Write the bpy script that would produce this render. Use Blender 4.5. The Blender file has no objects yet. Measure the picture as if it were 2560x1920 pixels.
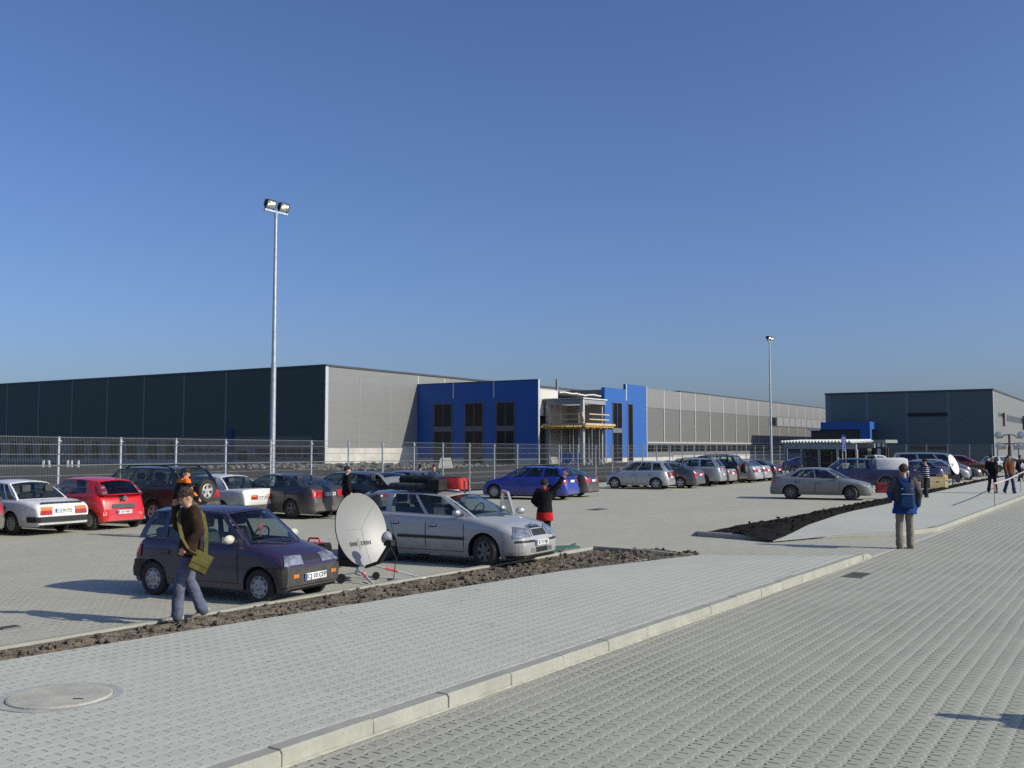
import bpy, bmesh, math, random
from mathutils import Vector, Matrix, noise
from mathutils.bvhtree import BVHTree
R = math.radians
random.seed(7)
scene = bpy.context.scene
COL = scene.collection

# ---------------------------------------------------------------- camera
FPX, HOR, CAMH = 2490.0, 1116.0, 2.35          # focal length / horizon row of the 2560x1920 photograph, eye height
PITCH = math.atan((HOR - 960.0) / FPX)
cam_d = bpy.data.cameras.new('camera'); cam = bpy.data.objects.new('camera', cam_d); COL.objects.link(cam)
cam.location = (0, 0, CAMH); cam.rotation_euler = (R(90) + PITCH, 0, 0)
cam_d.sensor_width = 36.0; cam_d.lens = FPX / 2560.0 * 36.0
cam_d.clip_start = 0.1; cam_d.clip_end = 3000
scene.camera = cam

# ---------------------------------------------------------------- light
SUN_EL = 30.0
SUN = Vector((0.94, -0.34, 0)).normalized()     # horizontal direction towards the sun
world = bpy.data.worlds.new('World'); scene.world = world; world.use_nodes = True
wn = world.node_tree; wn.nodes.clear()
sky = wn.nodes.new('ShaderNodeTexSky'); sky.sky_type = 'NISHITA'; sky.sun_disc = False
sky.sun_elevation = R(SUN_EL); sky.sun_rotation = math.atan2(SUN.x, SUN.y)
sky.altitude = 300; sky.air_density = 1.0; sky.dust_density = 2.3; sky.ozone_density = 3.0
bgn = wn.nodes.new('ShaderNodeBackground'); bgn.inputs[1].default_value = 0.083
won = wn.nodes.new('ShaderNodeOutputWorld')
hs_ = wn.nodes.new('ShaderNodeMix'); hs_.data_type = 'RGBA'; hs_.blend_type = 'MULTIPLY'; hs_.inputs[0].default_value = 1; hs_.inputs[7].default_value = (0.97, 1.12, 1.52, 1)
wn.links.new(sky.outputs[0], hs_.inputs[6]); wn.links.new(hs_.outputs[2], bgn.inputs[0]); wn.links.new(bgn.outputs[0], won.inputs[0])
sl = bpy.data.lights.new('sun', 'SUN'); sl.energy = 4.3; sl.angle = R(0.53); sl.color = (1.0, 0.94, 0.79)
so = bpy.data.objects.new('sun', sl); COL.objects.link(so)
sd = Vector((SUN.x * math.cos(R(SUN_EL)), SUN.y * math.cos(R(SUN_EL)), math.sin(R(SUN_EL))))
so.rotation_euler = sd.to_track_quat('Z', 'Y').to_euler(); so.location = (30, -20, 40)
scene.view_settings.view_transform = 'Standard'; scene.view_settings.look = 'None'
scene.view_settings.exposure = 0.0; scene.view_settings.gamma = 1.0
scene.cycles.max_bounces = 8; scene.cycles.transparent_max_bounces = 24
scene.cycles.use_denoising = False

# ---------------------------------------------------------------- survey helpers (photo measurements -> metres)
def P(px, py, z=0.0):
    a = (px - 1280) / FPX; b = (960 - py) / FPX
    dy = math.cos(PITCH) - b * math.sin(PITCH); dz = math.sin(PITCH) + b * math.cos(PITCH)
    t = (z - CAMH) / dz
    return Vector((a * t, dy * t, z))
def PD(px, py, Y):
    a = (px - 1280) / FPX; b = (960 - py) / FPX
    dy = math.cos(PITCH) - b * math.sin(PITCH); dz = math.sin(PITCH) + b * math.cos(PITCH)
    t = Y / dy
    return Vector((a * t, Y, CAMH + dz * t))
GA = R(32.5)
U = Vector((math.sin(GA), math.cos(GA), 0))      # along the kerb, fence and long walls
N1 = Vector((math.cos(GA), -math.sin(GA), 0))    # square to it, towards the road
HEAD_IN = math.degrees(math.atan2(-N1.y, -N1.x)) # nose towards the fence

# ---------------------------------------------------------------- materials
MATS = {}
def hexc(r, g, b):
    f = lambda c: (c / 255 / 12.92) if c / 255 <= 0.04045 else ((c / 255 + 0.055) / 1.055) ** 2.4
    return (f(r), f(g), f(b), 1)
def newmat(name):
    m = bpy.data.materials.new(name); m.use_nodes = True
    nt = m.node_tree; nt.nodes.clear()
    out = nt.nodes.new('ShaderNodeOutputMaterial'); b = nt.nodes.new('ShaderNodeBsdfPrincipled')
    nt.links.new(b.outputs[0], out.inputs[0])
    return m, nt, b, out
class NG:
    """tiny node writer"""
    def __init__(s, nt): s.nt = nt
    def m(s, op, a, b=None, c=None, clamp=False):
        n = s.nt.nodes.new('ShaderNodeMath'); n.operation = op; n.use_clamp = clamp
        for i, x in enumerate((a, b, c)):
            if x is None: continue
            if isinstance(x, (int, float)): n.inputs[i].default_value = x
            else: s.nt.links.new(x, n.inputs[i])
        return n.outputs[0]
    def pos(s, kind='Object'):
        n = s.nt.nodes.new('ShaderNodeTexCoord'); return n.outputs[kind]
    def sep(s, v):
        n = s.nt.nodes.new('ShaderNodeSeparateXYZ'); s.nt.links.new(v, n.inputs[0]); return n.outputs
    def noise(s, vec, scale, detail=4, rough=0.6, dist=0.0):
        n = s.nt.nodes.new('ShaderNodeTexNoise'); n.inputs['Scale'].default_value = scale
        n.inputs['Detail'].default_value = detail; n.inputs['Roughness'].default_value = rough
        n.inputs['Distortion'].default_value = dist
        s.nt.links.new(vec, n.inputs['Vector']); return n.outputs['Fac']
    def sstep(s, x, a, b):
        n = s.nt.nodes.new('ShaderNodeMapRange'); n.interpolation_type = 'SMOOTHSTEP'
        s.nt.links.new(x, n.inputs[0]); n.inputs[1].default_value = a; n.inputs[2].default_value = b
        return n.outputs[0]
    def mix(s, f, a, b):
        n = s.nt.nodes.new('ShaderNodeMix'); n.data_type = 'RGBA'
        for sock, x in ((n.inputs['Factor'], f), (n.inputs[6], a), (n.inputs[7], b)):
            if isinstance(x, (int, float)): sock.default_value = x
            elif isinstance(x, tuple): sock.default_value = x
            else: s.nt.links.new(x, sock)
        return n.outputs[2]
    def bump(s, h, strength=0.5, dist=0.01):
        n = s.nt.nodes.new('ShaderNodeBump'); n.inputs['Strength'].default_value = strength
        n.inputs['Distance'].default_value = dist; s.nt.links.new(h, n.inputs['Height']); return n.outputs[0]
def mat(name, col, rough=0.6, metal=0.0, var=0.12, scale=6.0, bump=0.0, bscale=60.0, spec=0.5, coat=0.0):
    if name in MATS: return MATS[name]
    m, nt, b, out = newmat(name); g = NG(nt)
    c = tuple(col[:3]) + (1,)
    p = g.pos()
    if var:
        f = g.noise(p, scale, 5, 0.65)
        lo = tuple(max(0, x * (1 - var)) for x in c[:3]) + (1,); hi = tuple(min(1, x * (1 + var)) for x in c[:3]) + (1,)
        nt.links.new(g.mix(g.sstep(f, 0.3, 0.7), lo, hi), b.inputs['Base Color'])
    else: b.inputs['Base Color'].default_value = c
    b.inputs['Roughness'].default_value = rough; b.inputs['Metallic'].default_value = metal
    b.inputs['Specular IOR Level'].default_value = spec
    b.inputs['Coat Weight'].default_value = coat; b.inputs['Coat Roughness'].default_value = 0.08
    if bump: nt.links.new(g.bump(g.noise(p, bscale, 4, 0.6), bump, 0.02), b.inputs['Normal'])
    MATS[name] = m; return m
def paint(name, col, metal=0.0, rough=0.35, dirt=0.5, dirt_top=0.75, coat=0.6, dust=0.12):
    """car paint with road dirt that climbs from the sills"""
    if name in MATS: return MATS[name]
    m, nt, b, out = newmat(name); g = NG(nt); p = g.pos(); z = g.sep(p)[2]
    n1 = g.noise(p, 3.0, 5, 0.7); n2 = g.noise(p, 22.0, 4, 0.7)
    f = g.m('SUBTRACT', 1.0, g.sstep(g.m('ADD', z, g.m('MULTIPLY', g.m('SUBTRACT', n1, 0.5), 0.5)), 0.22, dirt_top))
    f = g.m('MULTIPLY', f, dirt)
    f = g.m('ADD', f, g.m('MULTIPLY', g.sstep(n2, 0.35, 0.75), dust), clamp=True)
    dcol = (0.165, 0.145, 0.115, 1)
    nt.links.new(g.mix(f, tuple(col[:3]) + (1,), dcol), b.inputs['Base Color'])
    nt.links.new(g.m('ADD', rough, g.m('MULTIPLY', f, 0.45), clamp=True), b.inputs['Roughness'])
    nt.links.new(g.m('MULTIPLY', metal, g.m('SUBTRACT', 1.0, f)), b.inputs['Metallic'])
    nt.links.new(g.m('MULTIPLY', coat, g.m('SUBTRACT', 1.0, f, clamp=True)), b.inputs['Coat Weight'])
    b.inputs['Coat Roughness'].default_value = 0.1
    MATS[name] = m; return m
def glassmat(name, tint, refl=1.0):
    if name in MATS: return MATS[name]
    m, nt, b, out = newmat(name); nt.nodes.remove(b)
    t = nt.nodes.new('ShaderNodeBsdfTransparent'); t.inputs[0].default_value = tint + (1,)
    gl = nt.nodes.new('ShaderNodeBsdfGlossy'); gl.inputs['Roughness'].default_value = 0.03; gl.inputs['Color'].default_value = (refl, refl, refl, 1)
    lw = nt.nodes.new('ShaderNodeLayerWeight'); lw.inputs[0].default_value = 0.5; g = NG(nt)
    fo_ = g.m('ADD', g.m('MULTIPLY', g.m('POWER', lw.outputs['Facing'], 4.0), 0.80), 0.055)
    mx = nt.nodes.new('ShaderNodeMixShader')
    nt.links.new(fo_, mx.inputs[0]); nt.links.new(t.outputs[0], mx.inputs[1]); nt.links.new(gl.outputs[0], mx.inputs[2])
    nt.links.new(mx.outputs[0], out.inputs[0]); MATS[name] = m; return m
def paver(name, col, dark, line, pa=0.140, pb=0.165, tint=0.12, dots=1.0, dashes=1.0):
    """interlocking concrete pavers: zigzag courses along the kerb direction, short cross joints"""
    m, nt, b, out = newmat(name); g = NG(nt); p = g.pos(); o = g.sep(p)
    a = g.m('ADD', g.m('MULTIPLY', o[0], U.x), g.m('MULTIPLY', o[1], U.y))
    q = g.m('ADD', g.m('MULTIPLY', o[0], N1.x), g.m('MULTIPLY', o[1], N1.y))
    wob = g.noise(p, 1.3, 2, 0.5)
    ua = g.m('DIVIDE', a, pa)
    fa = g.m('FRACT', ua)
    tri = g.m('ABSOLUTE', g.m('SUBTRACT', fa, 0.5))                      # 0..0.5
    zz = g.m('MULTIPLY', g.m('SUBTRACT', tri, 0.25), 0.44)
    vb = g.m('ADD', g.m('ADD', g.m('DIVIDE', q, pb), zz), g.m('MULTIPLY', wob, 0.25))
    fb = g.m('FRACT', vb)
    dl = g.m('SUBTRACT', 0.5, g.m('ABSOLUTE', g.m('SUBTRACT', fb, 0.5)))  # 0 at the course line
    linem = g.m('SUBTRACT', 1.0, g.sstep(dl, 0.02, 0.085))  # bright course lines: sunlit chamfer edges put into the colour, plus joint sand
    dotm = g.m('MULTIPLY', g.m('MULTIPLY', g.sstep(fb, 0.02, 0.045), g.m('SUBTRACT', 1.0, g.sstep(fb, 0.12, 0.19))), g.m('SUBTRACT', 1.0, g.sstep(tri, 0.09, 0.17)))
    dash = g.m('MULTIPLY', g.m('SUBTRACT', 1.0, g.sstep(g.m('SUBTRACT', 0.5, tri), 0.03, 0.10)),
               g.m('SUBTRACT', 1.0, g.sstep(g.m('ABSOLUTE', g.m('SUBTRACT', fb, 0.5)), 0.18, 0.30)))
    big = g.noise(p, 0.35, 6, 0.65, 0.4); mid = g.noise(p, 2.2, 5, 0.7); fine = g.noise(p, 70.0, 3, 0.7)
    # every stone its own shade
    wn_ = nt.nodes.new('ShaderNodeTexWhiteNoise'); wn_.noise_dimensions = '2D'
    cx = nt.nodes.new('ShaderNodeCombineXYZ'); nt.links.new(g.m('FLOOR', ua), cx.inputs[0]); nt.links.new(g.m('FLOOR', vb), cx.inputs[1])
    nt.links.new(cx.outputs[0], wn_.inputs[0])
    k = g.m('ADD', g.m('MULTIPLY', g.m('SUBTRACT', big, 0.5), 0.55), g.m('MULTIPLY', g.m('SUBTRACT', mid, 0.5), 0.45))
    k = g.m('ADD', k, g.m('MULTIPLY', g.m('SUBTRACT', wn_.outputs[0], 0.5), 0.22))
    k = g.m('ADD', k, g.m('MULTIPLY', g.m('SUBTRACT', fine, 0.5), 0.30))
    k = g.m('ADD', k, 0.5, clamp=True)
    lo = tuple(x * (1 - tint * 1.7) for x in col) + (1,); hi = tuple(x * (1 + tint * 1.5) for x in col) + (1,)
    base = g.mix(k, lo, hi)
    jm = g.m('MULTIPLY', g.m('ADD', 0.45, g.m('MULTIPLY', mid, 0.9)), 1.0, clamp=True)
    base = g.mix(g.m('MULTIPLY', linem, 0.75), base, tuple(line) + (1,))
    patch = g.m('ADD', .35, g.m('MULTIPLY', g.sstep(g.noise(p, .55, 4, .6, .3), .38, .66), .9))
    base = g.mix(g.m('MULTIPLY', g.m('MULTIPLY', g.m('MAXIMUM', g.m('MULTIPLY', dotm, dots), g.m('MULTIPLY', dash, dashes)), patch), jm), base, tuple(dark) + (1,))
    # sand swept over some of the stones
    sand = g.sstep(g.noise(p, 0.9, 6, 0.7, 0.6), 0.60, 0.78)
    st1 = g.sstep(g.noise(p, 0.23, 7, 0.7, 1.2), 0.52, 0.72)
    base = g.mix(g.m('MULTIPLY', st1, 0.22), base, tuple(x * 0.72 for x in col) + (1,))
    spots = g.sstep(g.noise(p, 5.0, 2, 0.5), 0.735, 0.76)
    base = g.mix(g.m('MULTIPLY', spots, 0.5), base, (0.11, 0.10, 0.08, 1))
    base = g.mix(g.m('MULTIPLY', sand, 0.42), base, tuple(min(1, x * 1.15) for x in line) + (1,))
    nt.links.new(base, b.inputs['Base Color']); b.inputs['Roughness'].default_value = 0.85
    b.inputs['Specular IOR Level'].default_value = 0.25
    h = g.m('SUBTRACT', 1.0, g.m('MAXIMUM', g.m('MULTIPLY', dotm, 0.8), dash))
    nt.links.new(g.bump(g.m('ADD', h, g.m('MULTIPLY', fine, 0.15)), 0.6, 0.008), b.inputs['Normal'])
    MATS[name] = m; return m
def cladding(name, col, rough=0.45, metal=0.25, stripe=0.33, var=0.05):
    """sandwich panel: fine horizontal ribs and faint panel-to-panel shade"""
    m, nt, b, out = newmat(name); g = NG(nt); p = g.pos(); o = g.sep(p)
    rib = g.m('ABSOLUTE', g.m('SUBTRACT', g.m('FRACT', g.m('MULTIPLY', o[2], 1.0 / 0.11)), 0.5))
    seam = g.m('SUBTRACT', 1.0, g.sstep(g.m('ABSOLUTE', g.m('SUBTRACT', g.m('FRACT', g.m('DIVIDE', o[2], 1.1)), 0.5)), 0.008, 0.022))
    n = g.noise(p, 0.25, 4, 0.6); n2 = g.noise(p, 1.5, 4, 0.6)
    k = g.m('ADD', g.m('MULTIPLY', n, 0.6), g.m('MULTIPLY', n2, 0.4))
    c0 = tuple(x * (1 - var * 2) for x in col) + (1,); c1 = tuple(x * (1 + var * 2) for x in col) + (1,)
    base = g.mix(k, c0, c1)
    base = g.mix(g.m('MULTIPLY', rib, 0.12), base, tuple(x * 0.7 for x in col) + (1,))
    base = g.mix(g.m('MULTIPLY', seam, 0.45), base, tuple(x * 0.55 for x in col) + (1,))
    nt.links.new(base, b.inputs['Base Color']); b.inputs['Roughness'].default_value = rough; b.inputs['Metallic'].default_value = metal
    nt.links.new(g.bump(rib, 0.25, 0.01), b.inputs['Normal'])
    MATS[name] = m; return m
def soilmat(name, c0, c1, scale=4.0):
    m, nt, b, out = newmat(name); g = NG(nt); p = g.pos()
    f = g.noise(p, scale, 8, 0.75); f2 = g.noise(p, scale * 9, 5, 0.7)
    k = g.m('ADD', g.m('MULTIPLY', f, 0.5), g.m('MULTIPLY', f2, 0.5))
    nt.links.new(g.mix(g.sstep(k, 0.32, 0.68), tuple(c0) + (1,), tuple(c1) + (1,)), b.inputs['Base Color'])
    b.inputs['Roughness'].default_value = 0.95; b.inputs['Specular IOR Level'].default_value = 0.15
    nt.links.new(g.bump(k, 0.8, 0.05), b.inputs['Normal']); MATS[name] = m; return m

BLACK = mat('black_plastic', (0.012, 0.012, 0.013), 0.5, var=0.3)
UNDER = mat('underbody', (0.01, 0.01, 0.01), 0.9, var=0.3)
INTER = mat('interior_trim', (0.025, 0.026, 0.028), 0.8, var=0.3)
SEATM = mat('seat_cloth', (0.05, 0.052, 0.056), 0.9, var=0.3)
RUBBER = mat('tyre_rubber', (0.032, 0.029, 0.026), 0.85, var=0.35, scale=9)
ALLOY = mat('alloy', (0.45, 0.45, 0.45), 0.42, 0.35, var=0.25, scale=9)
DALLOY = mat('dirty_alloy', (0.15, 0.148, 0.14), 0.6, 0.2, var=0.3, scale=9)
CAPM = mat('wheel_cover_grey', (0.36, 0.36, 0.35), 0.5, 0.15, var=0.25, scale=9)
GLASS = glassmat('car_glass', (0.60, 0.68, 0.66))
DGLASS = glassmat('tinted_glass', (0.16, 0.19, 0.20))
CHROME = mat('chrome', (0.7, 0.7, 0.7), 0.15, 1.0, var=0.1)
LAMPC = mat('lamp_glass', (0.36, 0.37, 0.38), 0.10, 0.6, var=0.55, scale=8, coat=1.0)
RED = mat('red_lens', (0.36, 0.012, 0.014), 0.2, var=0.25, scale=14, coat=1.0)
AMBER = mat('amber_lens', (0.60, 0.17, 0.02), 0.2, var=0.2, coat=1.0)
PLATEW = mat('plate_white', (0.66, 0.67, 0.66), 0.5, var=0.12)
PLATEB = mat('plate_blue', (0.03, 0.08, 0.35), 0.5, var=0.1)
INK = mat('ink_black', (0.015, 0.015, 0.015), 0.6, var=0)
GALV = mat('galvanised_steel', (0.42, 0.45, 0.47), 0.45, 0.55, var=0.15)
# ---------------------------------------------------------------- mesh writer
class MB:
    def __init__(s): s.v = []; s.f = []; s.m = []
    def add(s, vs, fs, mi=0):
        o = len(s.v); s.v += [tuple(x) for x in vs]
        for f in fs: s.f.append(tuple(i + o for i in f)); s.m.append(mi)
        return o
    def box(s, c, d, mi=0, rz=0.0, M=None):
        x, y, z = d[0] / 2, d[1] / 2, d[2] / 2
        vs = [Vector((sx * x, sy * y, sz * z)) for sx in (-1, 1) for sy in (-1, 1) for sz in (-1, 1)]
        if M is None: M = Matrix.Rotation(rz, 3, 'Z')
        c = Vector(c); vs = [M @ v + c for v in vs]
        s.add(vs, [(0, 1, 3, 2), (4, 6, 7, 5), (0, 4, 5, 1), (2, 3, 7, 6), (0, 2, 6, 4), (1, 5, 7, 3)], mi)
    def bar(s, p0, p1, w, h, mi=0):
        """box from p0 to p1, w wide sideways, h high"""
        p0, p1 = Vector(p0), Vector(p1); d = p1 - p0; L = d.length
        if L < 1e-6: return
        x = d / L; up = Vector((0, 0, 1)) if abs(x.z) < 0.95 else Vector((1, 0, 0))
        y = up.cross(x).normalized(); z = x.cross(y)
        s.box((p0 + p1) / 2, (L, w, h), mi, M=Matrix((x, y, z)).transposed())
    def tube(s, p0, p1, r0, r1=None, n=10, mi=0, cap=True):
        r1 = r0 if r1 is None else r1
        p0, p1 = Vector(p0), Vector(p1); x = (p1 - p0).normalized()
        up = Vector((0, 0, 1)) if abs(x.z) < 0.95 else Vector((1, 0, 0))
        y = up.cross(x).normalized(); z = x.cross(y); vs = []
        for p, r in ((p0, r0), (p1, r1)):
            vs += [p + (y * math.cos(2 * math.pi * i / n) + z * math.sin(2 * math.pi * i / n)) * r for i in range(n)]
        fs = [(i, (i + 1) % n, n + (i + 1) % n, n + i) for i in range(n)]
        if cap: fs += [tuple(range(n - 1, -1, -1)), tuple(range(n, 2 * n))]
        s.add(vs, fs, mi)
    def path(s, pts, r, n=8, mi=0):
        for a, b in zip(pts, pts[1:]): s.tube(a, b, r, r, n, mi)
    def ball(s, c, rad, n=12, mi=0, M=None):
        rx, ry, rz = (rad, rad, rad) if isinstance(rad, (int, float)) else rad
        c = Vector(c); vs = []; k = n // 2
        for i in range(k + 1):
            th = math.pi * i / k
            for j in range(n):
                ph = 2 * math.pi * j / n
                v = Vector((rx * math.sin(th) * math.cos(ph), ry * math.sin(th) * math.sin(ph), rz * math.cos(th)))
                vs.append((M @ v if M else v) + c)
        fs = [(i * n + j, (i + 1) * n + j, (i + 1) * n + (j + 1) % n, i * n + (j + 1) % n) for i in range(k) for j in range(n)]
        s.add(vs, fs, mi)
    def loft(s, rings, mi=0, cap=True, closed=True):
        n = len(rings[0]); vs = [p for r in rings for p in r]; m = n if closed else n - 1
        fs = [(i * n + j, i * n + (j + 1) % n, (i + 1) * n + (j + 1) % n, (i + 1) * n + j) for i in range(len(rings) - 1) for j in range(m)]
        if cap and closed: fs += [tuple(range(n - 1, -1, -1)), tuple(range((len(rings) - 1) * n, len(rings) * n))]
        s.add(vs, fs, mi)
    def prism(s, poly, z0, z1, mi=0):
        """poly: ccw list of (x, y); z1 may be a list of heights"""
        n = len(poly); zt = z1 if isinstance(z1, (list, tuple)) else [z1] * n
        vs = [(x, y, z0) for x, y in poly] + [(p[0], p[1], z) for p, z in zip(poly, zt)]
        fs = [tuple(range(n - 1, -1, -1)), tuple(range(n, 2 * n))] + [(i, (i + 1) % n, n + (i + 1) % n, n + i) for i in range(n)]
        s.add(vs, fs, mi)
    def lathe(s, prof, n=24, mi=0, axis='Y', c=(0, 0, 0)):
        """prof: (radius, offset along axis)"""
        vs = []
        for r, t in prof:
            for i in range(n):
                a = 2 * math.pi * i / n; u, w = r * math.cos(a), r * math.sin(a)
                vs.append((c[0] + u, c[1] + t, c[2] + w) if axis == 'Y' else ((c[0] + u, c[1] + w, c[2] + t) if axis == 'Z' else (c[0] + t, c[1] + u, c[2] + w)))
        fs = [(i * n + j, i * n + (j + 1) % n, (i + 1) * n + (j + 1) % n, (i + 1) * n + j) for i in range(len(prof) - 1) for j in range(n)]
        s.add(vs, fs, mi)
    def mesh(s, name, mats, smooth=35.0):
        me = bpy.data.meshes.new(name); me.from_pydata([tuple(v) for v in s.v], [], s.f)
        for m in (mats if isinstance(mats, (list, tuple)) else [mats]): me.materials.append(m)
        me.polygons.foreach_set('material_index', s.m)
        bm = bmesh.new(); bm.from_mesh(me)
        bmesh.ops.recalc_face_normals(bm, faces=bm.faces)
        if smooth:
            ang = R(smooth)
            for f in bm.faces: f.smooth = True
            for e in bm.edges:
                if len(e.link_faces) == 2: e.smooth = e.calc_face_angle(0.0) < ang
        bm.to_mesh(me); bm.free(); return me
    def build(s, name, mats, parent=None, smooth=35.0, loc=None, rz=0.0):
        return link(name, s.mesh(name, mats, smooth), parent, loc, rz)
def link(name, me, parent=None, loc=None, rz=0.0):
    o = bpy.data.objects.new(name, me); COL.objects.link(o)
    if parent: o.parent = parent
    if loc is not None: o.location = loc
    if rz: o.rotation_euler.z = rz
    return o
def tag(o, label, cat, group=None):
    o['label'] = label; o['category'] = cat
    if group: o['group'] = group
    return o
def thing(name, label, cat, loc=(0, 0, 0), rz=0.0, group=None):
    o = bpy.data.objects.new(name, None); COL.objects.link(o); o.empty_display_size = 0.2
    o.location = loc; o.rotation_euler.z = rz
    return tag(o, label, cat, group)
def structure(name, mb, m, smooth=0, kind='structure'):
    o = mb.build(name, m, None, smooth); o['kind'] = kind; return o
def copy_tree(o, parent=None):
    c = o.copy(); COL.objects.link(c)
    if parent: c.parent = parent
    for ch in list(o.children): copy_tree(ch, c)
    return c
def evaluated(name, me, mods):
    """apply modifiers to a mesh and give the result"""
    o = bpy.data.objects.new('tmp', me); COL.objects.link(o)
    for t, kw in mods:
        md = o.modifiers.new(t, t)
        for k, v in kw.items(): setattr(md, k, v)
    dg = bpy.context.evaluated_depsgraph_get(); dg.update()
    r = bpy.data.meshes.new_from_object(o.evaluated_get(dg)); r.name = name
    bpy.data.objects.remove(o); bpy.data.meshes.remove(me); return r
def textmesh(s, size, depth=0.004, align='CENTER'):
    cu = bpy.data.curves.new('t', 'FONT'); cu.body = s; cu.size = size; cu.extrude = depth
    cu.align_x = align; cu.align_y = 'CENTER'
    o = bpy.data.objects.new('t', cu); COL.objects.link(o)
    dg = bpy.context.evaluated_depsgraph_get(); dg.update()
    me = bpy.data.meshes.new_from_object(o.evaluated_get(dg))
    bpy.data.objects.remove(o); bpy.data.curves.remove(cu); return me
def lerp(a, b, t): return a + (b - a) * t
def interp(tab, x):
    if x <= tab[0][0]: return tab[0][1]
    for (x0, y0), (x1, y1) in zip(tab, tab[1:]):
        if x <= x1:
            t = (x - x0) / (x1 - x0) if x1 > x0 else 0
            t = t * t * (3 - 2 * t) * 0.35 + t * 0.65
            return y0 + (y1 - y0) * t
    return tab[-1][1]
# ---------------------------------------------------------------- vehicles
WHEELS = {}
def wheel_meshes(Rw, wid, style):
    k = (round(Rw, 3), wid, style)
    if k in WHEELS: return WHEELS[k]
    rr = Rw * (0.62 if style != 'suv' else 0.60); h = wid / 2
    t = MB()
    t.lathe([(rr * 0.98, -h * .8), (Rw * .90, -h), (Rw * .985, -h * .75), (Rw, -h * .35), (Rw, h * .35), (Rw * .985, h * .75), (Rw * .90, h), (Rw * .72, h * .96), (rr, h * .78), (rr * .97, h * .3)], 28, 0)
    r = MB()
    rim = {'alloy': ALLOY, 'suv': ALLOY, 'dark': DALLOY, 'cap': CAPM, 'steel': CAPM, 'five': DALLOY}[style]
    r.lathe([(rr, h * .2), (rr, h * .80), (rr * .93, h * .86), (rr * .88, h * .70), (rr * .86, h * .3)], 28, 0)
    if style in ('alloy', 'dark', 'suv', 'five'):
        r.lathe([(rr * .9, h * .25), (0.001, h * .25)], 24, 1)
        n = 6 if style == 'dark' else 5
        for i in range(n):
            a = 2 * math.pi * i / n + .3
            M = Matrix.Rotation(-a, 3, 'Y')
            for (ra, rb, wa, wb) in ((0.05 * rr, rr * .92, rr * .17, rr * .24),):
                vs = [Vector((ra, h * .55, -wa)), Vector((ra, h * .55, wa)), Vector((rb, h * .74, wb * .85)), Vector((rb, h * .74, -wb * .85)),
                      Vector((ra, h * .3, -wa)), Vector((ra, h * .3, wa)), Vector((rb, h * .3, wb)), Vector((rb, h * .3, -wb))]
                r.add([M @ v for v in vs], [(0, 1, 2, 3), (0, 3, 7, 4), (1, 5, 6, 2)], 0)
        r.lathe([(rr * .24, h * .4), (rr * .22, h * .68), (0.001, h * .7)], 16, 0)
    else:
        r.lathe([(rr * .92, h * .62), (rr * .70, h * .80), (rr * .30, h * .86), (0.001, h * .86)], 24, 0)
        n = 8 if style == 'cap' else 10
        for i in range(n):
            a = 2 * math.pi * (i + .5) / n; M = Matrix.Rotation(-a, 3, 'Y')
            ra, rb, w = (rr * .74, rr * .88, rr * .13) if style == 'cap' else (rr * .6, rr * .76, rr * .06)
            ya, yb = h * .80, h * .70
            vs = [Vector((ra, ya, -w)), Vector((ra, ya, w)), Vector((rb, yb, w)), Vector((rb, yb, -w))]
            r.add([M @ (v + Vector((0, .006, 0))) for v in vs], [(0, 1, 2, 3)], 1)
        for i in range(4):
            a = math.pi / 2 * i + .5; c = Vector((rr * .32 * math.cos(a), h * .88, rr * .32 * math.sin(a)))
            r.box(c, (rr * .09, .01, rr * .09), 1)
    out = (t.mesh('tyre', RUBBER), r.mesh('rim', [rim, BLACK]))
    WHEELS[k] = out; return out

STY = {}
def style(n, **k): STY[n] = k
# top: (distance back from the nose, height of the body below the windows); gh: windscreen foot, windscreen head, roof end, rear window foot
style('mini', L=3.34, W=1.42, H=1.40, wb=2.335, fo=.53, R=.265, tw=.15, top=[(0, .60), (.06, .68), (.30, .76), (.85, .865), (1.5, .87), (2.9, .90), (3.25, .90), (3.34, .84)], gh=(.80, 1.42, 3.02, 3.27), yb=.93, yr=.77, nose=.10, tail=.16,
      win=[(.06, .42), (.46, .72), (.78, .93)], we=.84, wheel='cap', rd=(.03, .04), zb=.20)
style('city', L=3.44, W=1.62, H=1.47, wb=2.34, fo=.60, R=.28, tw=.16, top=[(0, .62), (.05, .70), (.3, .80), (.78, .93), (1.5, .96), (2.6, 1.02), (3.3, 1.02), (3.44, .9)], gh=(.72, 1.45, 2.95, 3.34), yb=.91, yr=.72, nose=.12, tail=.14,
      win=[(.05, .42), (.46, .76)], we=.70, wheel='steel', rd=(.03, .07), zb=.20)
style('saloon', L=4.55, W=1.77, H=1.45, wb=2.68, fo=.90, R=.315, tw=.20, top=[(0, .58), (.06, .68), (.45, .80), (1.25, .95), (2.2, .96), (3.5, 1.02), (4.0, 1.06), (4.42, 1.05), (4.55, .92)], gh=(1.15, 1.95, 3.25, 4.02), yb=.91, yr=.70, nose=.12, tail=.10,
      win=[(.08, .44), (.47, .74), (.77, .87)], we=.66, wheel='five', rd=(.04, .05), zb=.21)
style('boxy', L=4.32, W=1.66, H=1.42, wb=2.46, fo=.82, R=.29, tw=.175, top=[(0, .66), (.04, .76), (.3, .82), (1.15, .90), (2.2, .91), (3.4, .94), (3.75, .96), (4.27, .95), (4.32, .86)], gh=(1.1, 1.68, 2.95, 3.50), yb=.93, yr=.76, nose=.05, tail=.06,
      win=[(.07, .46), (.49, .84)], we=.88, wheel='steel', rd=(.03, .03), zb=.24)
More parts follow.
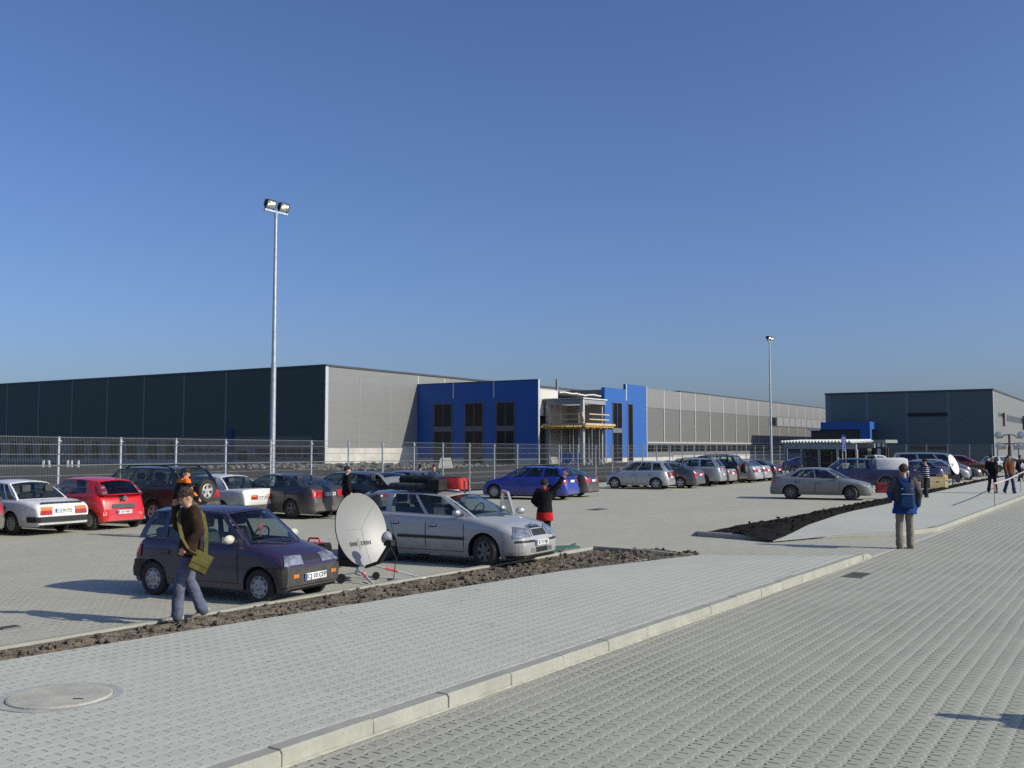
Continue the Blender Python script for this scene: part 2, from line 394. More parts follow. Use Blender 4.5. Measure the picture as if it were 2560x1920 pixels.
style('fastback', L=4.34, W=1.64, H=1.43, wb=2.44, fo=.78, R=.30, tw=.17, top=[(0, .66), (.04, .74), (.3, .82), (1.2, .90), (2.2, .91), (3.4, .92), (3.7, .91), (4.25, .83), (4.34, .74)], gh=(1.12, 1.66, 2.75, 3.42), yb=.92, yr=.74, nose=.06, tail=.05,
      win=[(.07, .45), (.48, .80), (.83, .95)], we=.84, wheel='steel', rd=(.03, .03), zb=.24)
style('estate', L=4.60, W=1.77, H=1.47, wb=2.58, fo=.92, R=.32, tw=.20, top=[(0, .58), (.05, .70), (.4, .82), (1.25, .97), (2.2, .98), (3.6, 1.01), (4.5, 1.02), (4.60, .92)], gh=(1.12, 1.98, 4.15, 4.53), yb=.91, yr=.72, nose=.12, tail=.14,
      win=[(.06, .33), (.36, .62), (.67, .93)], we=.66, wheel='dark', rd=(.05, .05), zb=.20)
style('hatch', L=4.25, W=1.75, H=1.48, wb=2.60, fo=.85, R=.315, tw=.20, top=[(0, .60), (.05, .70), (.4, .82), (1.05, .96), (2.2, .99), (3.4, 1.03), (4.12, 1.04), (4.25, .92)], gh=(.98, 1.80, 3.55, 4.16), yb=.91, yr=.72, nose=.13, tail=.14,
      win=[(.06, .38), (.41, .70), (.74, .90)], we=.66, wheel='alloy', rd=(.04, .07), zb=.21)
style('suv', L=4.45, W=1.80, H=1.74, wb=2.55, fo=.82, R=.36, tw=.22, top=[(0, .80), (.05, .92), (.4, 1.0), (1.15, 1.10), (2.2, 1.12), (3.6, 1.14), (4.38, 1.14), (4.45, 1.0)], gh=(1.08, 1.75, 4.0, 4.36), yb=.92, yr=.77, nose=.06, tail=.05,
      win=[(.06, .34), (.37, .62), (.66, .93)], we=.78, wheel='suv', rd=(.04, .03), zb=.32)
style('mpv', L=4.35, W=1.80, H=1.63, wb=2.70, fo=.90, R=.32, tw=.20, top=[(0, .62), (.05, .74), (.4, .92), (.95, 1.06), (2.2, 1.06), (3.5, 1.08), (4.25, 1.08), (4.35, .95)], gh=(.78, 1.75, 3.85, 4.28), yb=.91, yr=.73, nose=.14, tail=.10,
      win=[(.10, .38), (.41, .68), (.72, .92)], we=.66, wheel='alloy', rd=(.06, .05), zb=.21)
style('van', L=4.95, W=1.90, H=1.97, wb=3.0, fo=.90, R=.34, tw=.21, top=[(0, .75), (.05, .90), (.35, 1.02), (.85, 1.16), (2.2, 1.17), (4.0, 1.18), (4.9, 1.18), (4.95, 1.1)], gh=(.75, 1.55, 4.72, 4.90), yb=.95, yr=.84, nose=.12, tail=.02,
      win=[(.07, .27), (.31, .60), (.64, .94)], we=.74, wheel='steel', rd=(.06, .03), zb=.26)
style('pickup', L=5.15, W=1.82, H=1.72, wb=3.10, fo=.85, R=.37, tw=.24, top=[(0, .80), (.05, .92), (.4, 1.0), (1.25, 1.10), (2.2, 1.12), (3.2, 1.13), (3.5, 1.12), (5.1, 1.12), (5.15, 1.08)], gh=(1.18, 1.80, 3.25, 3.42), yb=.92, yr=.78, nose=.06, tail=.02,
      win=[(.08, .46), (.50, .90)], we=.80, wheel='suv', rd=(.04, .03), zb=.34)

def vehicle(name, label, sty, pm, at, corner, head, group=None, cat='car', stretch=1.0, hs=1.0, opts=None, **over):
    """pm: paint; at: photo pixel where the named wheel (FL FR RL RR) meets the ground; head: nose direction in degrees"""
    s = dict(STY[sty]); o = opts or {}
    if 'L' in over:
        k = over['L'] / s['L']
        s['top'] = [(d * k, z) for d, z in s['top']]; s['gh'] = tuple(q * k for q in s['gh']); s['wb'] *= k; s['fo'] *= k
    s.update(over)
    L, W, H, Rw, tw, zb = s['L'] * stretch, s['W'], s['H'] * hs, s['R'], s['tw'], s['zb']
    wb, fo = s['wb'] * stretch, s['fo'] * stretch
    top = [(d * stretch, z * hs) for d, z in s['top']]; g0, g1, g2, g3 = [q * stretch for q in s['gh']]
    xF = wb / 2 + fo; da = (fo, fo + wb); Ra = Rw + .045; h2 = W / 2; we = s['we']; rc = .55
    def wid(d):
        t = min(d, L - d)
        if t >= rc: return h2
        e = we if d < L / 2 else min(.92, we + .06)
        return h2 * (e + (1 - e) * math.sqrt(max(0, 1 - (1 - t / rc) ** 2)))
    ds = {0, .02, .06, .13, .22, .34, .48, L - .48, L - .34, L - .22, L - .13, L - .06, L - .02, L, g0 + .2, g0 + .21, g3 - .16, g3 - .15}
    for a in da:
        for q in (1.002, 1.0, .93, .78, .55, .28): ds |= {a - Ra * q, a + Ra * q}
        ds.add(a)
    x = .7
    while x < L - .5: ds.add(x); x += .22
    if sty == 'pickup': ds |= {3.56, 3.57, 5.06, 5.07}
    ds = sorted(d for d in ds if 0 <= d <= L)
    ds = [d for i, d in enumerate(ds) if i == 0 or d - ds[i - 1] > .0005]
    ztop = lambda d: interp(top, d)
    def za(d):
        for a in da:
            if abs(d - a) <= Ra: return Rw + math.sqrt(max(0, Ra * Ra - (d - a) ** 2))
        return zb
    yprof = [(0, .93), (.12, .975), (.40, 1.0), (.62, .992), (.85, .965), (1.0, .945)]
    body = MB(); rings = []; tubs = []
    for d in ds:
        zt = ztop(d); w = wid(d); a = za(d); end = min(d, L - d); zbb = zb
        if end < .021: zt -= .05 * (1 - end / .021 * .6); zbb = zb + .05 * (1 - end / .021 * .6)
        a = max(a, zbb)
        ref = zb + (1.0 * hs if sty not in ('suv', 'pickup', 'van') else 1.15) * .95 - .12
        lv = [a, max(a + .001, .33), max(a + .002, .47), max(a + .003, .60), max(a + .004, .72 if zt > .86 else zt - .12), zt - .075, zt - .02]
        for i in range(1, 7): lv[i] = max(lv[i], lv[i - 1] + .001)
        yp = lambda z: w * interp(yprof, min(1, max(0, (z - zb) / max(.3, ref))))
        tub = 1 if (g0 + .205 < d < g3 - .155) else (2 if sty == 'pickup' and 3.565 < d < 5.065 else 0)
        tubs.append(tub)
        crown = .045 if d < g0 + .2 else .02
        half = [(0, zbb), (w - .30, zbb), (w - .30, a)] + [(yp(z), z) for z in lv[:6]] + [(w * .935, lv[6]), (w * .90, zt)]
        if tub: td = .40 if tub == 1 else .42; half += [(w * .85, zt), (w * .845, zt - td), (0, zt - td)]
        else: half += [(w * .62, zt + crown * .6), (w * .32, zt + crown * .92), (0, zt + crown)]
        # nose and tail lean: upper part set back
        fr = max(0, 1 - d / .5); rr_ = max(0, 1 - (L - d) / .5)
        def xs(z):
            k = max(0, (z - .52) / .4)
            return xF - d - fr * s['nose'] * k + rr_ * s['tail'] * k
        ring = [(xs(z), y, z) for y, z in half] + [(xs(z), -y, z) for y, z in half[-2:0:-1]]
        rings.append(ring)
    n = len(rings[0]); hn = (n + 2) // 2
    vs = [p for r in rings for p in r]; fs = []; ms = []
    for i in range(len(rings) - 1):
        for j in range(n):
            jj = j if j < hn - 1 else n - 1 - j
            mi = 1 if jj <= 2 else 0
            if tubs[i] and tubs[i + 1] and jj >= hn - 3: mi = 2
            elif (tubs[i] or tubs[i + 1]) and jj >= hn - 2: mi = 2
            fs.append((i * n + j, i * n + (j + 1) % n, (i + 1) * n + (j + 1) % n, (i + 1) * n + j)); ms.append(mi)
    fs += [tuple(range(n - 1, -1, -1)), tuple(range((len(rings) - 1) * n, len(rings) * n))]; ms += [0, 0]
    body.v = vs; body.f = fs; body.m = ms
    bvh = BVHTree.FromPolygons([Vector(v) for v in vs], fs)
    # ---- greenhouse
    rise = H - .05
    def ze(d):
        t = (d - g1) / (g2 - g1); rf, rb = s['rd']
        return rise - rf * max(0, 1 - t / .35) ** 2 - rb * max(0, (t - .45) / .55) ** 2
    yr = h2 * s['yr']
    def base(f): d = lerp(g0, g3, f); return Vector((xF - d, wid(d) * s['yb'] * (1 if f > .12 else 1 - (.12 - f) * .25), ztop(d) - .012))
    def roof(f):
        d = lerp(g1, g2, f); return Vector((xF - d, yr * (1 - .05 * max(0, f - .5) * 2 - .05 * max(0, .25 - f) * 4), ze(d)))
    def side(f, v, sg):
        p = base(f).lerp(roof(f), v); p.y += .022 * math.sin(math.pi * v) * (h2 / .88)
        return Vector((p.x, p.y * sg, p.z))
    def scr(f, v, k):
        """front (k=0) or rear (k=1) screen; f from right (-1) to left (+1)"""
        b, r = base(k), roof(k); bb, br = (.24, .09) if k == 0 else (-.10, -.06)
        if sty in ('van', 'pickup') and k: bb, br = -.03, -.02
        q = 1 - f * f; ztc = ztop(lerp(g0, g3, k))
        pb = Vector((b.x + bb * q, b.y * f, b.z + (.045 - .06 * 0) * q * (1 if k == 0 else .3) + (ztop(g0 - bb * q) - ztc if k == 0 else 0)))
        pr = Vector((r.x + br * q, r.y * f, r.z + .055 * q))
        p = pb.lerp(pr, v); p.x += (.03 if k == 0 else -.035) * math.sin(math.pi * v); return p
    V = [0, .07, .93, 1]
    panes = []
    fr = MB()
    def quad(a, b, c, d): fr.add([a, b, c, d], [(0, 1, 2, 3)], 0)
    wins = s['win']
    solid = o.get('blank', [])          # side panes that are sheet metal
    for sg in (1, -1):
        cuts = [0.0]
        for a, b in wins: cuts += [a, b]
        cuts += [1.0]
        for i in range(len(cuts) - 1):
            f0, f1 = cuts[i], cuts[i + 1]; isw = i % 2 == 1; m = 4 if isw else 2
            pane = MB()
            for q in range(m):
                a, b = lerp(f0, f1, q / m), lerp(f0, f1, (q + 1) / m)
                for j in range(3):
                    P4 = [side(a, V[j], sg), side(b, V[j], sg), side(b, V[j + 1], sg), side(a, V[j + 1], sg)]
                    if j == 1:
                        sub = 3
                        for r in range(sub):
                            v0, v1 = lerp(V[1], V[2], r / sub), lerp(V[1], V[2], (r + 1) / sub)
                            Q = [side(a, v0, sg), side(b, v0, sg), side(b, v1, sg), side(a, v1, sg)]
                            if isw and (i // 2) not in solid:
                                pane.add([(p.x, p.y - sg * .012, p.z) for p in Q], [(0, 1, 2, 3)], 0)
                            else: quad(*Q)
                    else: quad(*P4)
            if isw and pane.f: panes.append(('side_window', pane))
    for k in (0, 1):
        fsg = [-1, -.93, -.6, -.3, 0, .3, .6, .93, 1]; pane = MB(); Vs = [0, .05, .35, .65, .94, 1]
        for i in range(8):
            for j in range(5):
                Q = [scr(fsg[i], Vs[j], k), scr(fsg[i + 1], Vs[j], k), scr(fsg[i + 1], Vs[j + 1], k), scr(fsg[i], Vs[j + 1], k)]
                if 0 < i < 7 and 0 < j < 4 and not (k and o.get('no_rear_glass')): pane.add([(p.x - (.012 if k == 0 else -.012), p.y, p.z) for p in Q], [(0, 1, 2, 3)], 0)
                elif not (k and o.get('open_tail')): quad(*Q)
        if pane.f and not (k and o.get('open_tail')): panes.append(('windscreen' if k == 0 else 'rear_window', pane))
    rows = []
    nr = 12
    for i in range(nr + 1):
        f = i / nr; row = []
        for j in range(-6, 7):
            y = j / 6; q = 1 - y * y; r = roof(f)
            x = r.x + (.09 * q * max(0, 1 - f / .3) if f < .3 else 0) - (.06 * q * max(0, (f - .7) / .3) if f > .7 else 0)
            row.append(Vector((x, r.y * y, r.z + .055 * q)))
        rows.append(row)
    for i in range(nr):
        for j in range(12): quad(rows[i][j], rows[i][j + 1], rows[i + 1][j + 1], rows[i + 1][j])
    body.add(fr.v, fr.f, 0)
    # merge the roof sheet's own seams
    root = thing(name, label, cat, group=group)
    bm_me = body.mesh('body', [pm, UNDER, INTER], 42)
    b_ = bmesh.new(); b_.from_mesh(bm_me); bmesh.ops.remove_doubles(b_, verts=b_.verts, dist=.0006)
    for e in b_.edges:
        if len(e.link_faces) == 2: e.smooth = e.calc_face_angle(0.0) < R(42)
    b_.to_mesh(bm_me); b_.free()
    bodyo = link('body', bm_me, root)
    gm = o.get('glass', GLASS)
    for nm, pn in panes:
        g = gm if nm != 'rear_window' else o.get('rear_glass', gm)
        pn.build(nm, g, root, 60)
    # ---- surface patches
    def az(xc, a0, a1, z0, z1, off, m, na=8, nz=3, shear=0.0, nm='panel', par=root, yc=0.0, sg=1):
        """sheet laid over the body between bearings a0..a1 (0 = forwards) seen from (xc, yc)"""
        mb = MB(); G = []
        for i in range(na + 1):
            a = R(lerp(a0, a1, i / na)); row = []; di = Vector((math.cos(a), math.sin(a), 0))
            for j in range(nz + 1):
                zz = lerp(z0, z1, j / nz)
                if shear: zz += shear * (i / na) * (j / nz)
                c = Vector((xc, yc, zz)); h = bvh.ray_cast(c + di * 5, -di)
                row.append(None if h[0] is None else h[0] + h[1] * (off if h[1].dot(di) > 0 else -off))
            G.append(row)
        for i in range(na):
            for j in range(nz):
                q = [G[i][j], G[i + 1][j], G[i + 1][j + 1], G[i][j + 1]]
                if None in q: continue
                mb.add(q, [(0, 1, 2, 3)], 0)
        if mb.f: return mb.build(nm, m, par, 50)
    def sidep(sg, c, off, m, nm='panel', nx=8, nz=6, par=root, mb=None):
        """c: four (x, z) corners: low front, low rear, high rear, high front"""
        G = []; own = mb is None; mb = mb or MB()
        for i in range(nx + 1):
            u = i / nx; row = []
            for j in range(nz + 1):
                v = j / nz
                x = lerp(lerp(c[0][0], c[1][0], u), lerp(c[3][0], c[2][0], u), v); z = lerp(lerp(c[0][1], c[1][1], u), lerp(c[3][1], c[2][1], u), v)
                h = bvh.ray_cast(Vector((x, sg * 4, z)), Vector((0, -sg, 0)))
                row.append(None if h[0] is None else h[0] + Vector((0, sg * off, 0)))
            G.append(row)
        for i in range(nx):
            for j in range(nz):
                q = [G[i][j], G[i + 1][j], G[i + 1][j + 1], G[i][j + 1]]
                if None in q or max(abs(p.y) for p in q) - min(abs(p.y) for p in q) > .2: continue
                mb.add(q, [(0, 1, 2, 3)], 0)
        if own and mb.f: return mb.build(nm, m, par, 50)
    xR = xF - L
    # doors: seam sheet then door skin
    nd = o.get('doors', 2)
    fB = (wins[0][1] + wins[1][0]) / 2; xA = xF - da[0] - Ra - .10; xB = base(fB).x
    xC = xF - da[1] + Ra * .45; xCl = xF - da[1] + Ra + .05
    zs = zb + .10
    zh = lambda x: ztop(xF - x) - .06
    for sg in (1, -1):
        dl = [((xA, xB + .01), (xA, xB + .01))]
        if nd == 2: dl.append(((xB - .01, xCl), (xB - .01, xC)))
        for (l0, l1), (u0, u1) in dl:
            c = [(l0, zs), (l1, zs), (u1, zh(u1)), (u0, zh(u0))]
            cs = [(l0 + .014, zs - .014), (l1 - .014, zs - .014), (u1 - .014, zh(u1) + .006), (u0 + .014, zh(u0) + .006)]
            sidep(sg, cs, .0025, BLACK, 'door_seal')
            dr = sidep(sg, c, .006, pm, 'door')
            if not dr: continue
            hz = zh(u1) - .10 - .03
            hh = bvh.ray_cast(Vector((u1 + .16, sg * 4, hz)), Vector((0, -sg, 0)))
            if hh[0]:
                hb = MB(); hb.box(hh[0] + Vector((0, sg * .022, 0)), (.16, .035, .035)); hb.box(hh[0] + Vector((.0, sg * .008, -.012)), (.19, .012, .06), 1)
                hb.build('door_handle', [o.get('handle', pm), BLACK], dr)
        # side moulding
        if o.get('strip'):
            st = MB(); zz = .52 * hs
            sidep(sg, [(xA + .02, zz), (xCl - .02, zz), (xCl - .02, zz + .055), (xA + .02, zz + .055)], .02, BLACK, 'side_moulding', 14, 1)
        if o.get('arch_trim'):
            for a in da:
                tr = MB(); am = o['arch_trim']; prev = None
                for i in range(15):
                    th = math.pi * i / 14; row = []
                    for rr2 in (Ra - .01, Ra + .06):
                        x, z = xF - a + rr2 * math.cos(th), Rw + rr2 * math.sin(th)
                        h = bvh.ray_cast(Vector((x, sg * 4, max(z, zb + .03))), Vector((0, -sg, 0)))
                        yv = max(h2 * .9, abs(h[0].y)) if h[0] else h2 * .96
                        row.append(Vector((x, sg * (yv + .02), z)))
                    if prev: tr.add([prev[0], prev[1], row[1], row[0]], [(0, 1, 2, 3)])
                    prev = row
                tr.build('arch_trim', am, root, 60)
        # mirror
        mp = side(.06, .05, sg); mb = MB(); mc = Vector((mp.x - .10, mp.y + sg * .12, mp.z + .07))
        mb.ball(mc, (.06, .105, .07), 12, 0); mb.bar(Vector((mp.x - .06, mp.y - sg * .02, mp.z + .02)), mc, .04, .03, 1)
        mb.box(mc + Vector((-.05, 0, 0)), (.02, .15, .09), 2)
        mb.build('mirror', [o.get('mirror', pm), BLACK, CHROME], root)
    # bumpers
    bz0, bz1 = o.get('bz', (.27, .52)); bz0 *= hs; bz1 *= hs
    bmat = o.get('bumper', pm); bo = .035 if bmat is not pm else .018
    az(xF - .55, -78, 78, bz0, bz1, bo, bmat, 36, 4, nm='bumper')
    az(xR + .55, 102, 258, bz0, bz1, bo, bmat, 36, 4, nm='bumper')
    # lamps
    for sg in (1, -1):
        a0, a1, z0, z1 = o.get('head', (24, 52, .60, .74))
        az(xF - .75, sg * a0, sg * a1, z0 * hs, z1 * hs, .012, o.get('headm', LAMPC), 7, 4, nm='headlight', shear=o.get('hshear', 0.03))
        a0, a1, z0, z1 = o.get('tail', (22, 50, .66, .90))
        az(xR + .75, 180 - sg * a0, 180 - sg * a1, z0 * hs, z1 * hs, .014, RED, 7, 4, nm='taillight')
        if o.get('amber'):
            am0, am1 = o['amber']; az(xR + .75, 180 - sg * a0, 180 - sg * a1, am0 * hs, am1 * hs, .018, AMBER, 7, 2, nm='indicator')
    if o.get('tailcentre'): az(xR + .75, 180 - o['tail'][0] + 1, 180 + o['tail'][0] - 1, o['tail'][2] * hs, o['tail'][3] * hs, .01, o['tailcentre'], 8, 2, nm='lamp_panel')
    # grille
    gz = o.get('grille', (18, .58, .70)); az(xF - .75, -gz[0], gz[0], gz[1] * hs, gz[2] * hs, .010, BLACK, 8, 3, nm='grille')
    if o.get('lower'): lg = o['lower']; az(xF - .75, -lg[0], lg[0], lg[1] * hs, lg[2] * hs, .022, BLACK, 8, 2, nm='air_intake')
    # plates
    def plate(front):
        z = (o.get('pz', .40) if front else o.get('rpz', .70)) * hs
        x0 = 5 if front else -5
        ys = [bvh.ray_cast(Vector((x0, y, z + dz)), Vector((-1 if front else 1, 0, 0)))[0] for y in (-.2, 0, .2) for dz in (-.05, .05)]
        xv = [p.x for p in ys if p]
        if not xv: return
        x = (max(xv) + (bo + .016)) if front else (min(xv) - (bo + .016))
        if not front and z > bz1 + .03: x = min(xv) - .016
        e = 1 if front else -1
        mb = MB(); mb.box((x, 0, z), (.014, .50, .105), 0); mb.box((x + e * .003, -e * .228, z), (.012, .042, .100), 1)
        pl = mb.build('number_plate', [PLATEW, PLATEB], root, 0)
        if o.get('plate'):
            me = textmesh(o['plate'], .098, .003); me.materials.append(INK)
            t = link('plate_text', me, pl); t.location = (x + e * .009, e * .02, z)
            t.rotation_euler = (R(90), 0, R(90) * e); t.scale = (1.08, 1, 1)
    if not o.get('no_front_plate'): plate(True)
    plate(False)
    # wheels
    wst = o.get('wheel', s['wheel']); ty, rm = wheel_meshes(Rw, tw, wst)
    pos = {'FL': (wb / 2, 1), 'FR': (wb / 2, -1), 'RL': (-wb / 2, 1), 'RR': (-wb / 2, -1)}
    for k, (wx, sg) in pos.items():
        w = link('wheel', ty, root, (wx, sg * (h2 - tw / 2 - .02), Rw), R(180) if sg < 0 else 0)
        if k[0] == 'F' and o.get('steer'): w.rotation_euler.z += R(o['steer'])
        link('rim', rm, w)
    # seats, wheel, dash
    if not o.get('bare'):
        zf = ztop((g0 + g3) / 2) - .38
        xs_ = base(fB).x
        for sx, sy in ((xs_ + .12, .36), (xs_ + .12, -.36), (xs_ - .75, .34), (xs_ - .75, -.34)):
            if sx < xF - g3 + .45: continue
            sb = MB(); sb.loft([[(sx - .06 + dx - t * .16, sy + yy, zf + zz) for dx, yy in ((-.06, -.21 * q), (.06, -.21 * q), (.06, .21 * q), (-.06, .21 * q))] for t, zz, q in ((0, 0, 1), (.5, .3, 1), (.85, .52, .85), (.9, .55, .5))])
            sb.loft([[(sx - .20 + dx, sy + yy, zf + zz) for dx, yy in ((-.05, -.12 * q), (.05, -.12 * q), (.05, .12 * q), (-.05, .12 * q))] for zz, q in ((.58, .8), (.62, 1), (.74, 1), (.78, .8))])
            sb.build('seat', SEATM, root, 60)
        db = MB(); xd = xF - g0 - .28; db.box((xd, 0, zf + .30), (.40, 1.7 * h2, .12)); db.build('dashboard', INTER, root, 0)
        sw = MB(); c = Vector((xd - .34, .36, zf + .40)); pts = []
        for i in range(17):
            a = 2 * math.pi * i / 16; pts.append(c + Vector((.07 * math.sin(a) * 1.0, .18 * math.cos(a), .165 * math.sin(a))))
        sw.path(pts, .014, 6); sw.bar(pts[0], pts[8], .03, .02); sw.tube(c, c + Vector((.25, 0, -.08)), .03)
        sw.build('steering_wheel', BLACK, root)
    if o.get('wiper', True):
        wp = MB()
        for y0, y1 in ((.45, -.10), (-.05, -.55)):
            a, b = scr(y0 / h2, .03, 0), scr(y1 / h2, .12, 0)
            wp.bar(a + Vector((.03, 0, .01)), b + Vector((.03, 0, .02)), .02, .015)
        wp.build('wiper', BLACK, root)
    if o.get('rails'):
        for sg in (1, -1):
            pts = [side(lerp(.10, .95, i / 8), 1, sg) + Vector((0, -sg * .05, .055 + .025 * math.sin(math.pi * i / 8) - (.05 if i in (0, 8) else 0))) for i in range(9)]
            rb = MB(); rb.path(pts, .02, 6); rb.build('roof_rail', o['rails'], root)
    # stand it on its wheel
    wx, sg = pos[corner]; loc = P(at[0], at[1], 0) if not isinstance(at, Vector) else at
    M = Matrix.Rotation(R(head), 3, 'Z'); off = M @ Vector((wx, sg * (h2 - .08), 0))
    if corner: root.location = Vector((loc.x, loc.y, 0)) - off
    root.rotation_euler.z = R(head)
    return dict(root=root, base=base, roof=roof, side=side, scr=scr, az=az, sidep=sidep, xF=xF, xR=xR, h2=h2, H=H, ztop=ztop, bvh=bvh, L=L, g=(g0, g1, g2, g3), pos=pos, pm=pm, wid=wid)
# ---------------------------------------------------------------- ground
def uq(p): return (p.x * U.x + p.y * U.y, p.x * N1.x + p.y * N1.y)
def fr_uq(u, q, z=0.0): return Vector((U.x * u + N1.x * q, U.y * u + N1.y * q, z))
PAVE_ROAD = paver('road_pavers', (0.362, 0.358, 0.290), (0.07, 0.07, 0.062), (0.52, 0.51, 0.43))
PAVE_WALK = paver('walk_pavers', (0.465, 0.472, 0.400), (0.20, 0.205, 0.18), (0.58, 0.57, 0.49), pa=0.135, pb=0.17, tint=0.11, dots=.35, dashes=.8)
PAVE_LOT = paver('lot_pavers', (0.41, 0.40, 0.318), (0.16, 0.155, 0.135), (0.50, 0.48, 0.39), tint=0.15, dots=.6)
def kerbmat():
    m, nt, b, out = newmat('kerb_concrete'); g = NG(nt); p = g.pos(); o = g.sep(p)
    a = g.m('ADD', g.m('MULTIPLY', o[0], U.x), g.m('MULTIPLY', o[1], U.y))
    j = g.m('SUBTRACT', 1.0, g.sstep(g.m('ABSOLUTE', g.m('SUBTRACT', g.m('FRACT', a), 0.5)), 0.006, 0.014))
    n = g.noise(p, 2.0, 6, 0.7); n2 = g.noise(p, 30.0, 4, 0.7)
    k = g.m('ADD', g.m('MULTIPLY', n, .6), g.m('MULTIPLY', n2, .4))
    base = g.mix(g.sstep(k, .3, .7), (0.285, 0.283, 0.24, 1), (0.385, 0.382, 0.325, 1))
    st = g.sstep(g.noise(p, 1.1, 5, .75, .5), .58, .75)
    base = g.mix(g.m('MULTIPLY', st, .5), base, (0.48, 0.47, 0.38, 1))
    base = g.mix(g.m('MULTIPLY', j, .0), base, (0.10, 0.10, 0.09, 1))
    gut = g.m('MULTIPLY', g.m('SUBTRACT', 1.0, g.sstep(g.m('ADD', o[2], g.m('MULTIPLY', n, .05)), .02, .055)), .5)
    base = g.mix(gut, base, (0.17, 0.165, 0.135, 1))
    chip = g.sstep(g.noise(p, 16.0, 3, .6), .70, .76); base = g.mix(g.m('MULTIPLY', chip, .45), base, (0.16, 0.155, 0.14, 1))
    nt.links.new(base, b.inputs['Base Color']); b.inputs['Roughness'].default_value = .9
    b.inputs['Specular IOR Level'].default_value = .2
    nt.links.new(g.bump(k, .3, .01), b.inputs['Normal']); return m
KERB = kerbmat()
MORTAR = mat('mortar', (0.55, 0.53, 0.44), 0.9, var=.2, scale=8)
g_ = MB(); g_.add([(-900, -60, -.05), (900, -60, -.05), (900, 1500, -.05), (-900, 1500, -.05)], [(0, 1, 2, 3)])
structure('ground', g_, soilmat('far_earth', (0.05, 0.048, 0.045), (0.10, 0.095, 0.085), 1.0))

# fence survey: post i stands at column fx(i), depth fy(i)
fx = lambda i: (149 + 172.7 * i) / (1 + .0598 * i)
fy = lambda i: 33.0 * (1 + .0598 * i)
def fpos(i): return Vector(((fx(i) - 1280) / FPX * fy(i), fy(i), 0))
FQ = uq(fpos(10))[1]
lot = MB()
l0 = fpos(-8); l1 = fpos(34)
pts = [l0 - U * 8, fr_uq(-45, 16), fr_uq(150, 16), l1 + U * 40]
lot.add([(p.x, p.y, 0) for p in pts], [(0, 1, 2, 3)])
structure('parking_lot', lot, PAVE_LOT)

Ka, Kb = P(705, 1920), P(2181, 1394); KD = (Kb - Ka).normalized(); KT = (Kb - Ka).length; KN = Vector((KD.y, -KD.x, 0))
kp = lambda t, off=0.0, z=0.0: Ka + KD * t + KN * off + Vector((0, 0, z))
rd = MB(); rd.add([kp(-30, -.02, .004), kp(-30, 40, .004), kp(230, 40, .004), kp(230, -.02, .004)], [(0, 1, 2, 3)])
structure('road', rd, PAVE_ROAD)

# left pavement
pe = [P(x, y, .12) for x, y in ((-900, 1772), (0, 1652), (500, 1572), (1000, 1492), (1405, 1427))]
tip = P(1745, 1388, .0); pm_ = P(1640, 1400, .07)
walk = MB()
kin = [kp(t, -.15, .12) for t in (-14, -4, 2, 7, KT - .8)]
def skirt(mb, a, b):
    mb.add([(a.x, a.y, a.z), (b.x, b.y, b.z), (b.x, b.y, -.05), (a.x, a.y, -.05)], [(0, 1, 2, 3)])
for i in range(4):
    walk.add([pe[i], kin[i], kin[i + 1], pe[i + 1]], [(0, 1, 2, 3)]); skirt(walk, pe[i], pe[i + 1])
kend = kp(KT - .1, -.15, .012)
tip2 = Vector((tip.x, tip.y, .008))
walk.add([pe[4], kin[4], kend, tip2, pm_], [(0, 1, 4), (4, 1, 2), (4, 2, 3)]); skirt(walk, pe[4], pm_); skirt(walk, pm_, tip2); skirt(walk, tip2, kend)
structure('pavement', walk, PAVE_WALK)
def kerb_run(pts, name, w=.15, side=-1, m=KERB, ch=.02):
    """kerbstones along a line of top front edge points (z = height)"""
    rings = []
    for i, p in enumerate(pts):
        a = pts[max(0, i - 1)]; b = pts[min(len(pts) - 1, i + 1)]; d = (b - a); d.z = 0; d.normalize(); nn = Vector((d.y, -d.x, 0)) * side
        h = p.z
        rings.append([Vector((p.x, p.y, -.06)), Vector((p.x, p.y, h - ch)), Vector((p.x, p.y, h)) + nn * ch, Vector((p.x, p.y, h)) + nn * w, Vector((p.x, p.y, -.06)) + nn * w])
    mb = MB(); mb.loft(rings, 0, True, True)
    return structure(name, mb, m)
kb = MB(); rnd = random.Random(21); t0 = -14.0
while t0 < KT - .75:
    t1 = min(t0 + 1.0, KT - .72); dz, do = rnd.gauss(0, .0025), rnd.gauss(0, .003); dz2 = dz + rnd.gauss(0, .0015)
    rings = []
    for t, zz in ((t0 + .004, dz), (t0 + .012, dz), (t1 - .012, dz2), (t1 - .004, dz2)):
        e_ = .006 if t in (t0 + .004, t1 - .004) else 0
        h = .126 + zz - e_; rings.append([kp(t, do - e_, -.06), kp(t, do - e_, h - .022), kp(t, do - .022, h), kp(t, do - .15, h), kp(t, do - .15, -.06)])
    kb.loft(rings, 0, True, True); t0 = t1 if t1 < t0 + .999 else t0 + 1.0
    if t1 >= KT - .721: break
kb.loft([[kp(t, 0, -.06), kp(t, 0, h - .02), kp(t, -.02, h), kp(t, -.15, h), kp(t, -.15, -.06)] for t, h in ((KT - .71, .126), (KT - .25, .10), (KT, .03))], 0, True, True)
structure('kerb', kb, KERB)
mo = MB()
for a, b in ((-14, 0), (0, 8), (8, KT - .8)):
    p0, p1, p2, p3 = kp(a, -.195, .124), kp(a, -.150, .124), kp(b, -.150, .124), kp(b, -.195, .124); mo.add([p0, p1, p2, p3], [(0, 1, 2, 3)])
    p0, p1, p2, p3 = kp(a, 0.0, .008), kp(a, .05, .008), kp(b, .05, .008), kp(b, 0.0, .008); mo.add([p0, p1, p2, p3], [(0, 1, 2, 3)])
